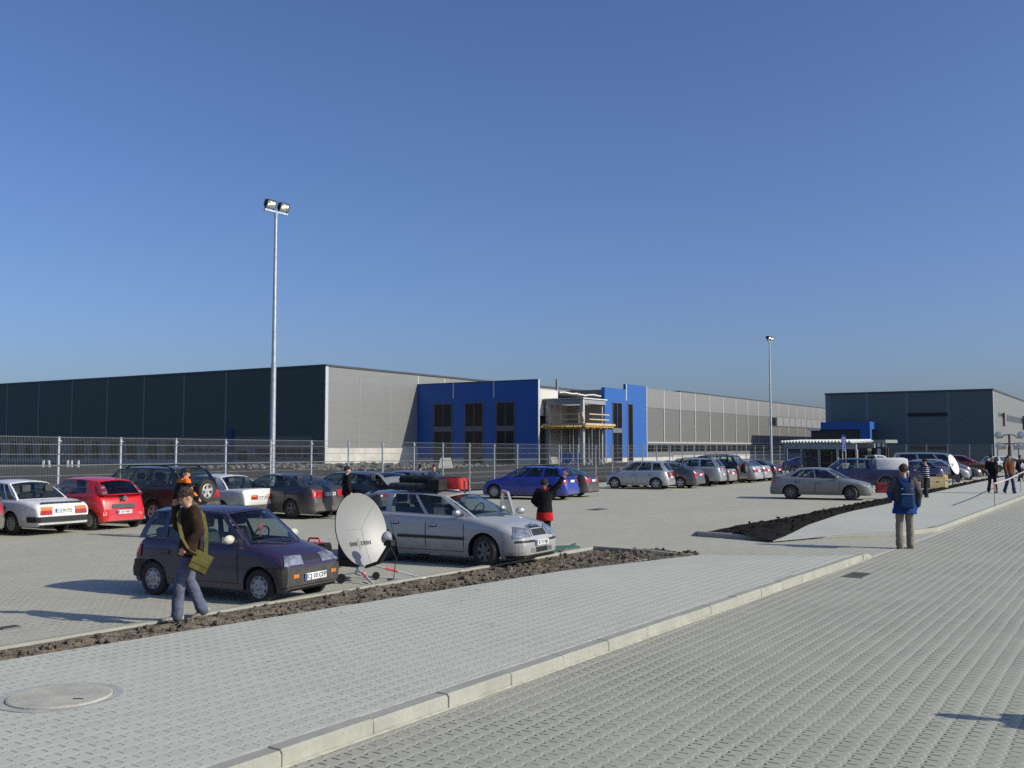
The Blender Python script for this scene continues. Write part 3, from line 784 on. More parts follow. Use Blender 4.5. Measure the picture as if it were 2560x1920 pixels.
mo.add([kp(KT, -.05, .010), kp(KT, .02, .010), kp(KT + 9, .02, .010), kp(KT + 9, -.05, .010)], [(0, 1, 2, 3)])
structure('kerb_joint', mo, MORTAR)

# low concrete edging of the lot, soil strip between it and the pavement
Ea, Eb = P(320, 1572), P(1263, 1412); ED = (Eb - Ea).normalized(); EN = Vector((ED.y, -ED.x, 0))
Eend = Ea + ED * (P(1475, 1376) - Ea).dot(ED)
ez = .07
kerb_run([Ea - ED * 14 + Vector((0, 0, ez)), Ea + Vector((0, 0, ez)), Eb + Vector((0, 0, ez)), Eend + Vector((0, 0, ez + .04))], 'lot_edging', .15, 1)
kerb_run([Vector((Eend.x, Eend.y, ez + .04)), P(1630, 1374.5, .11), P(1745, 1388, .02)], 'lot_edging', .10, 1)
def resample(poly, n):
    L = [0]
    for a, b in zip(poly, poly[1:]): L.append(L[-1] + (b - a).length)
    out = []; j = 0
    for i in range(n + 1):
        t = L[-1] * i / n
        while j < len(L) - 2 and L[j + 1] < t: j += 1
        f = (t - L[j]) / max(1e-6, L[j + 1] - L[j]); out.append(poly[j].lerp(poly[j + 1], min(1, f)))
    return out
def soil_bed(name, A, B, nu, nv, z0, amp, m, seed, clods, csize, label, mound=0.0):
    rnd = random.Random(seed); A = resample(A, nu); B = resample(B, nu); mb = MB(); G = []
    def zz(p, v):
        q = Vector((p.x * 1.0, p.y * 1.0, seed)); e = min(1, 6 * v * (1 - v) + .05)
        return z0 + (noise.fractal(q * 2.2, 1.0, 2.0, 5) * .55 + noise.fractal(q * 7, 1.0, 2.0, 4) * .45) * amp * e + mound * 4 * v * (1 - v)
    for i in range(nu + 1):
        for j in range(nv + 1):
            v = j / nv; p = A[i].lerp(B[i], v); p = Vector((p.x, p.y, 0)); p.z = zz(p, v); G.append(p)
    mb.add(G, [(i * (nv + 1) + j, (i + 1) * (nv + 1) + j, (i + 1) * (nv + 1) + j + 1, i * (nv + 1) + j + 1) for i in range(nu) for j in range(nv)])
    for _ in range(clods):
        i = rnd.random() * nu; v = min(.95, max(.05, rnd.gauss(.5, .22))); k = int(i); p = A[k].lerp(A[min(nu, k + 1)], i - k).lerp(B[k].lerp(B[min(nu, k + 1)], i - k), v)
        r = csize * (.3 + rnd.random() ** 3 * 1.5); c = Vector((p.x, p.y, zz(Vector((p.x, p.y, 0)), v) + r * .3))
        bl = MB(); bl.ball((0, 0, 0), (r * rnd.uniform(.8, 1.4), r * rnd.uniform(.7, 1.2), r * rnd.uniform(.6, 1.0)), 6)
        rz = Matrix.Rotation(rnd.random() * 6, 3, 'Z')
        mb.add([rz @ (Vector(q) * (1 + .7 * noise.noise(Vector(q) / r * 1.6 + c * 5))) + c for q in bl.v], bl.f)
    o = structure(name, mb, m, 12, 'stuff'); return o
SOIL_L = soilmat('clod_soil', (0.030, 0.026, 0.020), (0.25, 0.215, 0.165), 3.2)
SOIL_D = soilmat('dark_topsoil', (0.005, 0.004, 0.003), (0.017, 0.014, 0.010), 5.0)
Ei = [Ea - ED * 14 + EN * .14, Ea + EN * .14, Eb + EN * .14, Eend + EN * .14, P(1630, 1376.5), P(1738, 1387.8)]
soil_bed('soil_strip', Ei, [Vector((p.x, p.y, 0)) for p in pe] + [Vector((pm_.x, pm_.y, 0)), tip], 520, 16, .035, .11, SOIL_L, 3, 4200, .028, '')
# island by the entrance
ia = [P(x, y, .10) for x, y in ((1750, 1328), (1823, 1314), (1968, 1290), (2227, 1241), (2426, 1204), (2560, 1183))]; ia.append(ia[-1] + U * 30)
ib = [P(x, y, .10) for x, y in ((1932, 1347), (2012, 1315), (2113, 1281), (2227, 1258), (2325, 1233), (2498, 1194), (2560, 1182))]; ib.append(ib[-1] + U * 25)
soil_bed('soil_bed', ia, ib, 420, 16, .05, .13, SOIL_D, 8, 2600, .026, '', mound=.09)
kerb_run([P(1738, 1329, .02), P(1745, 1328.5, .13), P(1844, 1335, .13), P(1934, 1347.5, .05), P(2010, 1347.5, .02)], 'island_kerb', .12, -1)
rw = [(P(1932, 1347.5), .03), (P(2080, 1346), .05), (P(2241, 1342), .12), (P(2345, 1330), .12), (P(2424, 1299), .12), (P(2560, 1246), .12)]
rw.append((rw[-1][0] + KD * 40, .12))
kerb_run([Vector((p.x, p.y, z)) for p, z in rw], 'kerb', .15, -1)
rp = MB(); A = resample([Vector((p.x, p.y, z - .006)) for p, z in rw], 40); B = resample([Vector((p.x, p.y, .10)) for p in ib], 40)
B[0].z = .03; B[1].z = .05
# push the paving 0.14 m in from the kerb face
for i in range(40):
    d = (A[i + 1] - A[i]); d.z = 0; d.normalize(); A[i] += Vector((-d.y, d.x, 0)) * .13 if i else Vector((0, .1, 0))
for i in range(40): rp.add([A[i], A[i + 1], B[i + 1], B[i]], [(0, 1, 2, 3)])
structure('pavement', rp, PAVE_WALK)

# manhole and drain covers (thin iron / concrete plates let into the paving)
mh = P(150, 1743, .12); mh.z = 0
CONC = mat('pale_concrete', (0.41, 0.40, 0.33), 0.9, var=.16, scale=3, bump=.2, bscale=25)
CONC2 = mat('grey_concrete', (0.38, 0.375, 0.345), 0.9, var=.18, scale=4, bump=.2, bscale=30)
m_ = thing('manhole_cover', 'large round concrete manhole cover in the pale pavement, bottom left', 'manhole cover', (mh.x, mh.y, .122), 0, None)
b = MB(); b.lathe([(.53, 0), (.53, .004), (.445, .004), (.445, .0)], 48, 0, 'Z'); b.build('rim', CONC2, m_, 0)
b = MB(); b.lathe([(.44, -.0), (.44, .012), (.425, .018), (.0001, .018)], 48, 0, 'Z'); b.build('lid', CONC, m_, 0)
b = MB(); b.lathe([(.444, .001), (.44, .0025), (.43, .0025)], 48, 0, 'Z'); b.box((.22, -.14, .019), (.09, .03, .004)); b.build('gap', INK, m_, 0)
b = MB()
for k in range(4):
    b.lathe([(.08 + .085 * k, .0184), (.088 + .085 * k, .0196), (.096 + .085 * k, .0184)], 40, 0, 'Z')
b.build('cast_rings', CONC, m_, 30)
def drain(px, py, lx, ly, label, n=9):
    p = P(px, py); t = thing('drain_grate', label, 'drain', (p.x, p.y, .006), math.atan2(KD.y, KD.x))
    b = MB(); b.box((0, 0, .004), (lx, ly, .006)); b.build('frame', mat('grate_frame', (.22, .22, .205), .8, .0), t, 0)
    b = MB()
    for i in range(n): b.box((-lx / 2 + lx * (i + .5) / n, 0, .009), (lx / n * .4, ly * .86, .006))
    b.build('bars', mat('grate_bars', (.12, .12, .11), .8, .0), t, 0)
drain(2143, 1439, .75, .38, 'grey grate let into the road beside the kerb end')
drain(1494, 1274, .9, .5, 'dark drain grate out in the middle of the parking lot')
drain(22, 1570, .26, .2, 'small dark drain grate in the lot, at the left edge of the photo')

# rough earth between fence and halls
EARTH = soilmat('site_earth', (0.028, 0.026, 0.025), (0.095, 0.088, 0.078), 1.3)
GRAV = soilmat('gravel', (0.09, 0.085, 0.075), (0.22, 0.21, 0.19), 3.0)
eb = MB(); G = []; us = [-30 + i * .8 for i in range(230)]; qs = [FQ - .5 - (i / 40) ** 1.5 * 60 for i in range(41)]
for u in us:
    for q in qs:
        d = FQ - q; p = fr_uq(u, q)
        h = .10 + (.42 if u < 45 else .7) * (1 - math.exp(-max(0, d - .4) / 2.5)) * math.exp(-max(0, d - 3) / 30) * (1 - .55 * min(1, max(0, (u - 40) / 35)))
        h += noise.fractal(Vector((p.x * .35, p.y * .35, 2)), 1.0, 2.0, 5) * .20 * min(1, d / 2) + noise.fractal(Vector((p.x * 1.6, p.y * 1.6, 5)), 1, 2, 4) * .10 * min(1, d)
        G.append((p.x, p.y, max(-.04, h)))
nq = len(qs); eb.add(G, [(i * nq + j, (i + 1) * nq + j, (i + 1) * nq + j + 1, i * nq + j + 1) for i in range(len(us) - 1) for j in range(nq - 1)])
structure('earth_bank', eb, EARTH, 40, 'structure')

# ---------------------------------------------------------------- buildings
WALL_L = cladding('silver_cladding', (0.245, 0.25, 0.237), var=.08)
WALL_L2 = cladding('silver_cladding_wing', (0.198, 0.196, 0.184), var=.07)
WALL_D = cladding('anthracite_cladding', (0.055, 0.080, 0.062), .6, .0)
WALL_D2 = cladding('slate_cladding', (0.105, 0.142, 0.130), .6, .0)
BLUE = cladding('blue_cladding', (0.020, 0.108, 0.37), .6, .0, var=.03)
TRIM = mat('dark_trim', (.055, .06, .065), .5, var=.1)
LTRIM = mat('light_trim', (.50, .51, .51), .5, .2, var=.08)
DTRIM = mat('slate_trim', (.14, .17, .19), .5, var=.08)
PLINTH = mat('plinth_concrete', (.50, .485, .44), .9, var=.14, scale=.6, bump=.2, bscale=8)
WING = glassmat('window_glass_opaque', (.02, .022, .025), .8)
WINB = mat('dark_glazing', (.012, .014, .017), .12, var=.3, scale=.4, spec=.3)
FRAME = mat('window_frame', (.16, .16, .16), .5)
ROUGHC = mat('raw_concrete', (.33, .315, .28), .9, var=.16, scale=.8, bump=.25, bscale=6)
Cc = PD(813, 1100, 110); Cc.z = 0
RZ = math.atan2(U.y, U.x)
def wall_s(o2, d2, px):
    """distance along a wall line from o2 at which it crosses photo column px"""
    k = (px - 1280) / FPX
    return (k * o2.y - o2.x) / (d2.x - k * d2.y)
def wall_z(o2, d2, s, py):
    Y = o2.y + d2.y * s; return PD(1280, py, Y).z
hall = thing('factory_hall', 'long factory hall with dark gable, silver side and a bright blue unfinished entrance block', 'building', (Cc.x, Cc.y, 0), RZ)
LX = lambda y0: None
H0 = wall_z(Cc, U, 0, 911)
def lbox(mb, x0, x1, y0, y1, z0, z1, mi=0): mb.box(((x0 + x1) / 2, (y0 + y1) / 2, (z0 + z1) / 2), (abs(x1 - x0), abs(y1 - y0), abs(z1 - z0)), mi)
HF = .40
b = MB(); lbox(b, .03, 150, 0, 120, -.2, H0 - .25); b.build('wall', WALL_L, hall, 0)
b = MB(); lbox(b, -.05, .028, .05, 120, -.2, H0 - .2); b.build('gable_wall', WALL_D, hall, 0)
b = MB(); lbox(b, -.12, 150.1, -.10, 120, H0 - .2, H0 + .02); b.build('roof_trim', TRIM, hall, 0)
b = MB(); lbox(b, -.10, .35, -.06, .049, 1.6, H0 - .21); b.build('corner_trim', LTRIM, hall, 0)
b = MB(); lbox(b, -.16, 18, -.14, -.002, -.2, 2.15); b.build('plinth', PLINTH, hall, 0)
D1 = -N1
for px in (18, 97, 180, 268, 360, 460, 565):
    s = wall_s(Cc, D1, px); b = MB(); lbox(b, -.075, -.052, s - .13, s + .13, .5, H0 - .21); b.build('panel_joint', DTRIM, hall, 0)
for px in (899, 975):
    s = wall_s(Cc, U, px); b = MB(); lbox(b, s - .05, s + .05, -.02, -.002, 2.16, H0 - .9); b.build('panel_joint', mat('seam_grey', (.27, .27, .26), .6), hall, 0)
for px in (1045, 1111):
    s = wall_s(Cc, U, px); b = MB(); lbox(b, s - .08, s + .08, -.03, -.002, 9.9, H0 - .3); b.build('panel_joint', LTRIM, hall, 0)
def win_gable(x0, x1, y0, y1, mull=0):
    s0, s1 = wall_s(Cc, D1, x1), wall_s(Cc, D1, x0); z0, z1 = wall_z(Cc, D1, s0, y1), wall_z(Cc, D1, s0, y0)
    b = MB(); lbox(b, -.10, -.052, s0, s1, z0, z1, 0)
    f = b.build('window', FRAME, hall, 0)
    b = MB(); n = max(1, mull)
    for i in range(n):
        a, c = lerp(s0, s1, i / n), lerp(s0, s1, (i + 1) / n); lbox(b, -.118, -.101, a + .12, c - .12, z0 + .12, z1 - .12)
    b.build('pane', WINB, f, 0)
for x0, x1 in ((-8, 9), (29, 49), (65, 87), (105, 127), (189, 214), (231, 255), (276, 298), (320, 346), (371, 398), (418, 445)):
    win_gable(x0, x1, 1101, 1153)
for x0, x1, y0, y1, mull in ((466, 556, 1119, 1131, 3), (640, 800, 1119, 1146, 4), (598, 624, 1124, 1160, 1)): win_gable(x0, x1, y0, y1, mull)
b = MB()
for px0, px1 in ((136, 188), (160, 166)):
    pass
lbox(b, -.14, -.053, 3, 118, .15, .75); b.build('sill_band', mat('pale_slate_trim', (.25, .275, .26), .6, var=.1), hall, 0)
b = MB(); lbox(b, -.085, -.052, 2, 118, .76, 3.5); b.build('lower_wall_band', cladding('slate_lower', (.13, .145, .125), .6, .0), hall, 0)
s = wall_s(Cc, D1, 580); b = MB(); lbox(b, -.30, -.05, s - .35, s + .35, .3, 4.4); b.build('blue_downpipe_box', mat('dark_blue_steel', (.01, .03, .14), .5), hall, 0)
# low window strip on the silver side
s0, s1 = wall_s(Cc, U, 975), wall_s(Cc, U, 1040); z0, z1 = wall_z(Cc, U, s0, 1142), wall_z(Cc, U, s0, 1119)
b = MB(); lbox(b, s0, s1, -.06, -.003, z0, z1); f = b.build('window', FRAME, hall, 0)
b = MB()
for i in range(4): lbox(b, lerp(s0, s1, i / 4) + .06, lerp(s0, s1, (i + 1) / 4) - .06, -.075, -.061, z0 + .08, z1 - .08)
b.build('pane', WINB, f, 0)
# blue entrance block
J = wall_s(Cc, U, 1043); Jp = Cc + U * J; AL = wall_s(Jp, N1, 1345); Bp = Jp + N1 * AL
HB = wall_z(Jp, N1, AL, 950)
WS = wall_s(Bp, U, 1512); x_w = J + WS
b = MB(); lbox(b, J, J + .25, -AL, -.003, 1.0, HB); b.build('blue_wall', BLUE, hall, 0)
b = MB(); lbox(b, J - .03, J + .35, -AL - .04, -.003, HB + .003, HB + .12); b.build('parapet_trim', TRIM, hall, 0)
b = MB(); lbox(b, J - .02, J + .30, -AL - .06, -AL - .003, .5, HB + .12); b.build('corner_trim', LTRIM, hall, 0)
b = MB(); lbox(b, J + .04, J + .252, -AL, -.003, -.2, .998); b.build('plinth', PLINTH, hall, 0)
for px in (1133.5, 1234.5):
    s = wall_s(Jp, N1, px); b = MB(); lbox(b, J - .05, J - .003, -s - .09, -s + .09, 8.1, HB + .15); b.build('panel_joint', mat('bracket_grey', (.45, .47, .50), .5, .2), hall, 0)
INROOM = mat('room_beyond_glass', (.10, .105, .11), .7, var=.4, scale=.5)
def blue_window(o2, d2, x0, x1, y0, y1, place, mull=2, slab=True):
    s0, s1 = wall_s(o2, d2, x0), wall_s(o2, d2, x1); z1 = wall_z(o2, d2, (s0 + s1) / 2, y0); z0 = wall_z(o2, d2, (s0 + s1) / 2, y1)
    b = MB(); f_ = .09
    for a, c, e, g in ((s0, s0 + f_, z0, z1), (s1 - f_, s1, z0, z1), (s0 + f_, s1 - f_, z1 - f_, z1), (s0 + f_, s1 - f_, z0, z0 + f_)): place(b, a, c, e, g, .0, .06)
    if mull > 1: m = (s0 + s1) / 2; place(b, m - .035, m + .035, z0 + f_, z1 - f_, .0, .05)
    f = b.build('window', mat('bronze_frame', (.14, .13, .115), .5), hall, 0)
    b = MB(); place(b, s0 + f_, s1 - f_, z0 + f_, z1 - f_, .003, .022); b.build('pane', WINB, f, 0)
    if slab:
        b = MB(); place(b, s0 + f_, s1 - f_, 4.15, 4.75, .023, .032); b.build('floor_edge', mat('floor_edge', (.14, .145, .15), .7), f, 0)
    return f
pl1 = lambda b, a, c, e, g, p, q: lbox(b, J - q, J - p - .003, -c, -a, e, g)
for x0, x1, y0, y1 in ((1085, 1130.5, 1009, 1157), (1162.5, 1207.5, 1006.5, 1158), (1240.5, 1287, 1004.5, 1158)): blue_window(Jp, N1, x0, x1, y0, y1, pl1)
# wing beyond the notch
WE = wall_s(Bp, U, 2075); HW = wall_z(Bp, U, WS + 12, 966)
x0w = J + wall_s(Bp, U, 1567); x1w = J + wall_s(Bp, U, 1616)
b = MB(); lbox(b, x1w, J + WE, -AL + .02, -.01, -.2, HW - .2); b.build('wing_wall', WALL_L2, hall, 0)
b = MB(); lbox(b, x_w, x0w, -AL, -AL + .5, .9, wall_z(Bp, U, WS, 968)); b.build('blue_wall', BLUE, hall, 0)
b = MB(); lbox(b, x0w + .003, x1w - .003, -AL - .02, -AL + .5, .9, HW + .05); b.build('blue_wall', BLUE, hall, 0)
b = MB(); lbox(b, x0w - .25, x0w, -AL - .03, -AL - .003, HW - 2.2, HW + .1); b.build('panel_joint', LTRIM, hall, 0)
b = MB(); lbox(b, x1w - .08, x1w + .12, -AL - .06, -AL - .025, .9, HW + .02); b.build('corner_trim', LTRIM, hall, 0)
b = MB(); lbox(b, x_w - .06, x1w + 9, -AL + .01, -AL + .6, -.2, .895); b.build('plinth', PLINTH, hall, 0)
pl2 = lambda b, a, c, e, g, p, q: lbox(b, J + a, J + c, -AL - .021 - q, -AL - .021 - p - .003, e, g)
blue_window(Bp, U, 1531, 1554.5, 1006, 1154, pl2); blue_window(Bp, U, 1569.5, 1581.5, 1009, 1153, pl2, 1, False)
b = MB(); lbox(b, J + wall_s(Bp, U, 1700), J + WE, -AL - .03, -.01, HW - .198, HW); b.build('roof_trim', TRIM, hall, 0)
b = MB(); lbox(b, x1w + .13, J + WE, -AL - .03, -AL + .018, HW - 2.9, HW - .2); b.build('upper_panel_band', cladding('silver_upper', (0.275, 0.272, 0.26)), hall, 0)
for px in (1659.5, 1700, 1737.5, 1774, 1807.5, 1839, 1868.5, 1895, 1922, 1946, 1970, 1991, 2012, 2031, 2049):
    s = J + wall_s(Bp, U, px); b = MB(); lbox(b, s - .12, s + .12, -AL - .07, -AL - .031, 3.0, HW - .21); b.build('panel_joint', LTRIM, hall, 0)
zb_ = wall_z(Bp, U, WS + 13, 1106)
b = MB(); lbox(b, x1w + .13, J + WE, -AL - .12, -AL + .015, zb_ - .12, zb_ + .06); b.build('drip_trim', LTRIM, hall, 0)
b = MB(); lbox(b, x1w + .13, J + WE, -AL - .02, -AL + .016, 1.0, zb_ - .125); f = b.build('window_band', FRAME, hall, 0)
b = MB(); n = 40
for i in range(n):
    a, c = lerp(x1w + .2, J + WE, i / n), lerp(x1w + .2, J + WE, (i + 1) / n); lbox(b, a + .10, c - .10, -AL - .04, -AL - .021, 1.6, zb_ - .3)
b.build('pane', WINB, f, 0)
b = MB(); lbox(b, x1w + 9.01, J + WE, -AL - .10, -AL + .6, -.2, .995); b.build('plinth', PLINTH, hall, 0)
# ribbon window in the upper part
for (xa, xb, ya, yb, m_l, nm) in ((1922, 1939, 1041, 1066, WINB, 1), (1941, 2066, 1041, 1066, None, 9)):
    s0, s1 = wall_s(Bp, U, xa), wall_s(Bp, U, xb); z1, z0 = wall_z(Bp, U, s0, ya), wall_z(Bp, U, s0, yb)
    b = MB(); lbox(b, J + s0, J + s1, -AL - .09, -AL - .071, z0, z1); f = b.build('ribbon_window', FRAME, hall, 0)
    b = MB()
    for i in range(nm): lbox(b, J + lerp(s0, s1, i / nm) + .2, J + lerp(s0, s1, (i + 1) / nm) - .2, -AL - .11, -AL - .091, z0 + .15, z1 - .15)
    b.build('pane', WINB if m_l else mat('pale_glazing', (.30, .31, .32), .25, var=.2), f, 0)
# notch: unfinished front, open concrete frame
zt = wall_z(Bp, U, 8, 981)
b = MB(); lbox(b, J + .26, x_w - .003, -AL + 1.5, -.01, -.2, zt - 1.2); b.build('block_core', ROUGHC, hall, 0)
xm = J + wall_s(Bp, U, 1402)
b = MB(); lbox(b, J + .31, xm, -AL + .4, -AL + 1.49, zt - 3.0, zt + .1); b.build('white_wall', mat('white_render', (.50, .485, .43), .9, var=.08), hall, 0)
b = MB()
n = 14
for i in range(n):
    a, c = lerp(xm + .3, x_w - .4, i / n), lerp(xm + .3, x_w - .4, (i + 1) / n); h = zt - .02 + .05 * math.sin(i * 1.3) - (.10 if 5 < i < 9 else 0)
    lbox(b, a, c + .01, -AL + .3 + .002 * i, -AL + 4, h - .09, h + .03 + .001 * i)
b.build('foil_roof_edge', mat('white_foil', (.72, .72, .70), .4, var=.1), hall, 0)
b = MB(); lbox(b, xm + .3, x_w - .2, -AL + 3.9, -AL + 4.1, zt - 1.2, zt - .1); b.build('dark_opening_wall', INTER, hall, 0)
b = MB(); b.bar((xm + .1, -AL + .6, 5), (xm + .1, -AL + .6, zt + 1.5), .22, .22); b.build('steel_post', mat('post_grey', (.20, .20, .20), .6), hall, 0)
# loggia
lx0, lx1, ly0, ly1 = J + 1.8, J + 7.3, -AL - 4.9, -AL
b = MB(); lbox(b, lx0 + .3, lx1, ly1 + .02, ly1 + .3, -.2, 7.3)
lbox(b, lx1 - .25, lx1, ly0 + .3, ly1, -.2, 7.3); b.build('rear_wall', ROUGHC, hall, 0)
b = MB(); lbox(b, lx0 + .02, lx1 + .02, ly0 + .02, ly1, 4.72, 5.0); b.build('floor_slab', ROUGHC, hall, 0)
b = MB(); lbox(b, lx0, lx0 + .3, ly0 + .42, ly1, 7.15, 7.78); lbox(b, lx0 + .42, lx1 + .1, ly0, ly0 + .3, 7.25, 7.78); b.build('roof_beam', mat('beam_grey', (.27, .28, .29), .8, var=.1), hall, 0)
b = MB(); lbox(b, lx0, lx0 + .41, ly0, ly0 + .41, -.2, 7.78); lbox(b, lx0 + .02, lx0 + .36, ly1 - .4, ly1 + .01, -.2, 7.14); b.build('column', mat('column_concrete', (.42, .41, .38), .9, var=.1), hall, 0)
b = MB(); n = 26
for i in range(n):
    y = lerp(ly0 - .15, ly1 + .3, i / n); w = (ly1 - ly0 + .45) / n
    lbox(b, lx0 - .2, lx1 + .3, y, y + w * .5, 7.783, 7.90); lbox(b, lx0 - .2, lx1 + .3, y + w * .5, y + w, 7.86, 7.90)
b.build('corrugated_roof', mat('white_sheet', (.66, .66, .64), .5, var=.06), hall, 0)
YEL = mat('formwork_timber', (.42, .27, .075), .8, var=.35, scale=2)
PALEW = mat('plank_timber', (.50, .39, .22), .8, var=.25, scale=3)
def L2W(x, y, z): p = Cc + U * x - N1 * y; return Vector((p.x, p.y, z))
fw = thing('formwork_deck', 'yellow timber formwork deck round the unfinished balcony of the blue entrance', 'formwork', (Cc.x, Cc.y, 0), RZ)
b = MB(); rnd = random.Random(4)
for i in range(16):
    y = lerp(ly0 - .8, ly1 - .2, i / 15); b.bar((lx0 - 1.0 - rnd.random() * .5, y, 4.62), (lx1 + .5, y, 4.62), .10, .2, 0)
for i in range(5): b.bar((lx0 - .9 + i * 1.6, ly0 - 1.1, 4.42), (lx0 - .9 + i * 1.6, ly1 - .1, 4.42), .10, .18, 0)
b.build('deck_beams', YEL, fw, 0)
b = MB(); b.bar((lx0 - 1.1, ly0 - .95, 4.85), (lx1 + .7, ly0 - .95, 4.85), .06, .26); b.bar((lx0 - 1.15, ly0 - .9, 4.85), (lx0 - 1.15, ly1 - .2, 4.83), .06, .2); b.build('edge_board', PALEW, fw, 0)
b = MB()
for z in (5.45, 6.05): b.bar((lx0 - .5, ly0 + .2, z), (lx0 - .5, ly1 - .2, z), .04, .13); b.bar((lx0 + .6, ly0 - .5, z), (lx1, ly0 - .5, z), .04, .13)
for x, y in ((lx0 - .47, ly0 + .3), (lx0 - .47, ly1 - 2.2), (lx0 - .47, ly1 - .5), (lx1 - 1.6, ly0 - .47)): b.bar((x, y, 4.7), (x, y, 6.2), .07, .07)
b.bar((lx0 - .3, ly0 - .3, 5.1), (lx0 - .1, ly0 + .1, 6.2), .08, .14); b.build('guard_rail', PALEW, fw, 0)
pr = None
for i in range(13):
    x = lx0 - .8 + (i % 4) * 1.9 + rnd.random() * .4; y = ly0 - .6 + (i // 4) * 1.5 + rnd.random() * .3
    if pr is None:
        pr = thing('support_prop', 'thin galvanised steel prop on three legs under the formwork deck', 'prop', group='steel props under the formwork deck')
        b = MB(); b.tube((0, 0, 0.02), (0, 0, 2.6), .05, .05, 8); b.tube((0, 0, 2.6), (0, 0, 4.3), .035, .035, 8); b.build('shaft', GALV, pr)
        b = MB()
        for k in range(3): a = 2.1 * k; b.bar((0, 0, .8), (.7 * math.cos(a), .7 * math.sin(a), .02), .05, .05)
        b.build('leg_stand', GALV, pr); o = pr
    else: o = copy_tree(pr)
    o.location = L2W(x, y, .10); o.rotation_euler.z = rnd.random() * 3
for i, (y, w) in enumerate(((ly0 + 1.0, 1.3), (ly0 + 2.8, 1.6))):
    t = MB(); t.box((0, 0, .8), (.14, w, 1.5)); t.box((.075, 0, .8), (.01, w * .9, 1.3), 1)
    o = t.build('blue_shutter_board', [mat('panel_blue', (.03, .16, .42), .5), mat('panel_blue_face', (.05, .22, .5), .5)], None, 0, L2W(lx0 + .9, y, .12), RZ)
    o.name = 'blue_shutter_board'; tag(o, ['light blue formwork panel standing under the balcony, nearer the corner column', 'wider light blue formwork panel leaning under the balcony, nearer the dark blue wall'][i], 'board')
# second hall on the right
C2 = PD(2482, 1000, 158); C2.z = 0
h2 = thing('warehouse', 'grey box warehouse on the right with slate front, silver flank and a blue portal', 'building', (C2.x, C2.y, 0), RZ)
H2 = wall_z(C2, U, 0, 973); W2 = wall_s(C2, D1, 2064.7)
b = MB(); lbox(b, .03, 90, 0, W2, -.2, H2 - .2); b.build('wall', WALL_L, h2, 0)
b = MB(); lbox(b, -.06, .028, .03, W2 + .02, -.2, H2 - .2); b.build('front_wall', WALL_D2, h2, 0)
b = MB(); lbox(b, -.15, 90, -.10, W2 + .1, H2 - .198, H2 + .1); b.build('roof_trim', TRIM, h2, 0)
b = MB(); lbox(b, -.12, .5, -.05, .027, -.1, H2 - .2); b.build('corner_trim', mat('pale_green_trim', (.30, .36, .36), .5), h2, 0)
b = MB(); lbox(b, -.10, -.062, W2 - .9, W2 + .03, -.1, H2 - .2); b.build('corner_trim', DTRIM, h2, 0)
for px in (2168, 2267, 2371):
    s = wall_s(C2, D1, px); b = MB(); lbox(b, -.09, -.062, s - .3, s + .3, -.1, H2 - .2); b.build('panel_joint', DTRIM, h2, 0)
for x0, x1, y0, y1, n in ((2269, 2370, 1030.5, 1041, 1), (2271, 2372, 1115, 1125, 3)):
    s1, s0 = wall_s(C2, D1, x0), wall_s(C2, D1, x1); z1, z0 = wall_z(C2, D1, s0, y0), wall_z(C2, D1, s0, y1)
    b = MB(); lbox(b, -.12, -.09, s0, s1, z0, z1); f = b.build('window', TRIM, h2, 0)
    b = MB()
    for i in range(n): lbox(b, -.135, -.121, lerp(s0, s1, i / n) + .12, lerp(s0, s1, (i + 1) / n) - .12, z0 + .1, z1 - .1)
    b.build('pane', WINB, f, 0)
for px in (2500, 2516, 2533, 2551):
    s = wall_s(C2, U, px); b = MB(); lbox(b, s - .08, s + .08, -.03, -.002, 2.5, H2 - .25); b.build('panel_joint', LTRIM, h2, 0)
for x0, x1, y0, y1 in ((2496, 2508, 1031, 1042), (2517, 2557, 1036, 1053), (2496, 2513, 1114, 1124), (2531, 2556, 1113, 1125)):
    s0, s1 = wall_s(C2, U, x0), wall_s(C2, U, x1); z1, z0 = wall_z(C2, U, s0, y0), wall_z(C2, U, s0, y1)
    b = MB(); lbox(b, s0, s1, -.05, -.032, z0, z1); f = b.build('window', FRAME, h2, 0)
    b = MB(); n = max(1, round((s1 - s0) / 2.2))
    for i in range(n): lbox(b, lerp(s0, s1, i / n) + .1, lerp(s0, s1, (i + 1) / n) - .1, -.065, -.051, z0 + .12, z1 - .12)
    b.build('pane', mat('mid_glazing', (.07, .08, .09), .15, var=.2), f, 0)
for px, ya, yb in ((2506, 1032, 1066), (2555, 1040, 1075)):
    s = wall_s(C2, U, px); b = MB(); lbox(b, s, s + .25, -.35, -.066, wall_z(C2, U, s, yb), wall_z(C2, U, s, ya)); b.build('vent_pipe', TRIM, h2, 0)
# blue portal of the warehouse
Cp = C2 - U * 5.2; sp0, sp1 = wall_s(Cp, D1, 2174), wall_s(Cp, D1, 2051); zp1, zp0 = wall_z(Cp, D1, sp0, 1054), wall_z(Cp, D1, sp0, 1073)
b = MB(); lbox(b, -5.2, -.13, sp0, sp1, zp0, zp1); b.build('blue_fascia', BLUE, h2, 0)
b = MB(); lbox(b, -5.2, -3.9, sp0, sp0 + 1.6, 0, zp0 - .002); b.build('blue_pier', BLUE, h2, 0)
b = MB(); lbox(b, -4.6, -.13, sp0 + 1.7, sp1 + 1.8, 0, zp0 - .003); b.build('dark_lobby', mat('lobby_dark', (.035, .036, .035), .4, var=.2), h2, 0)
b = MB(); lbox(b, -5.5, -3, sp1 + .1, sp1 + 2.0, zp0 - .15, zp0 + .15); b.build('white_canopy', mat('canopy_white', (.75, .75, .74), .5), h2, 0)

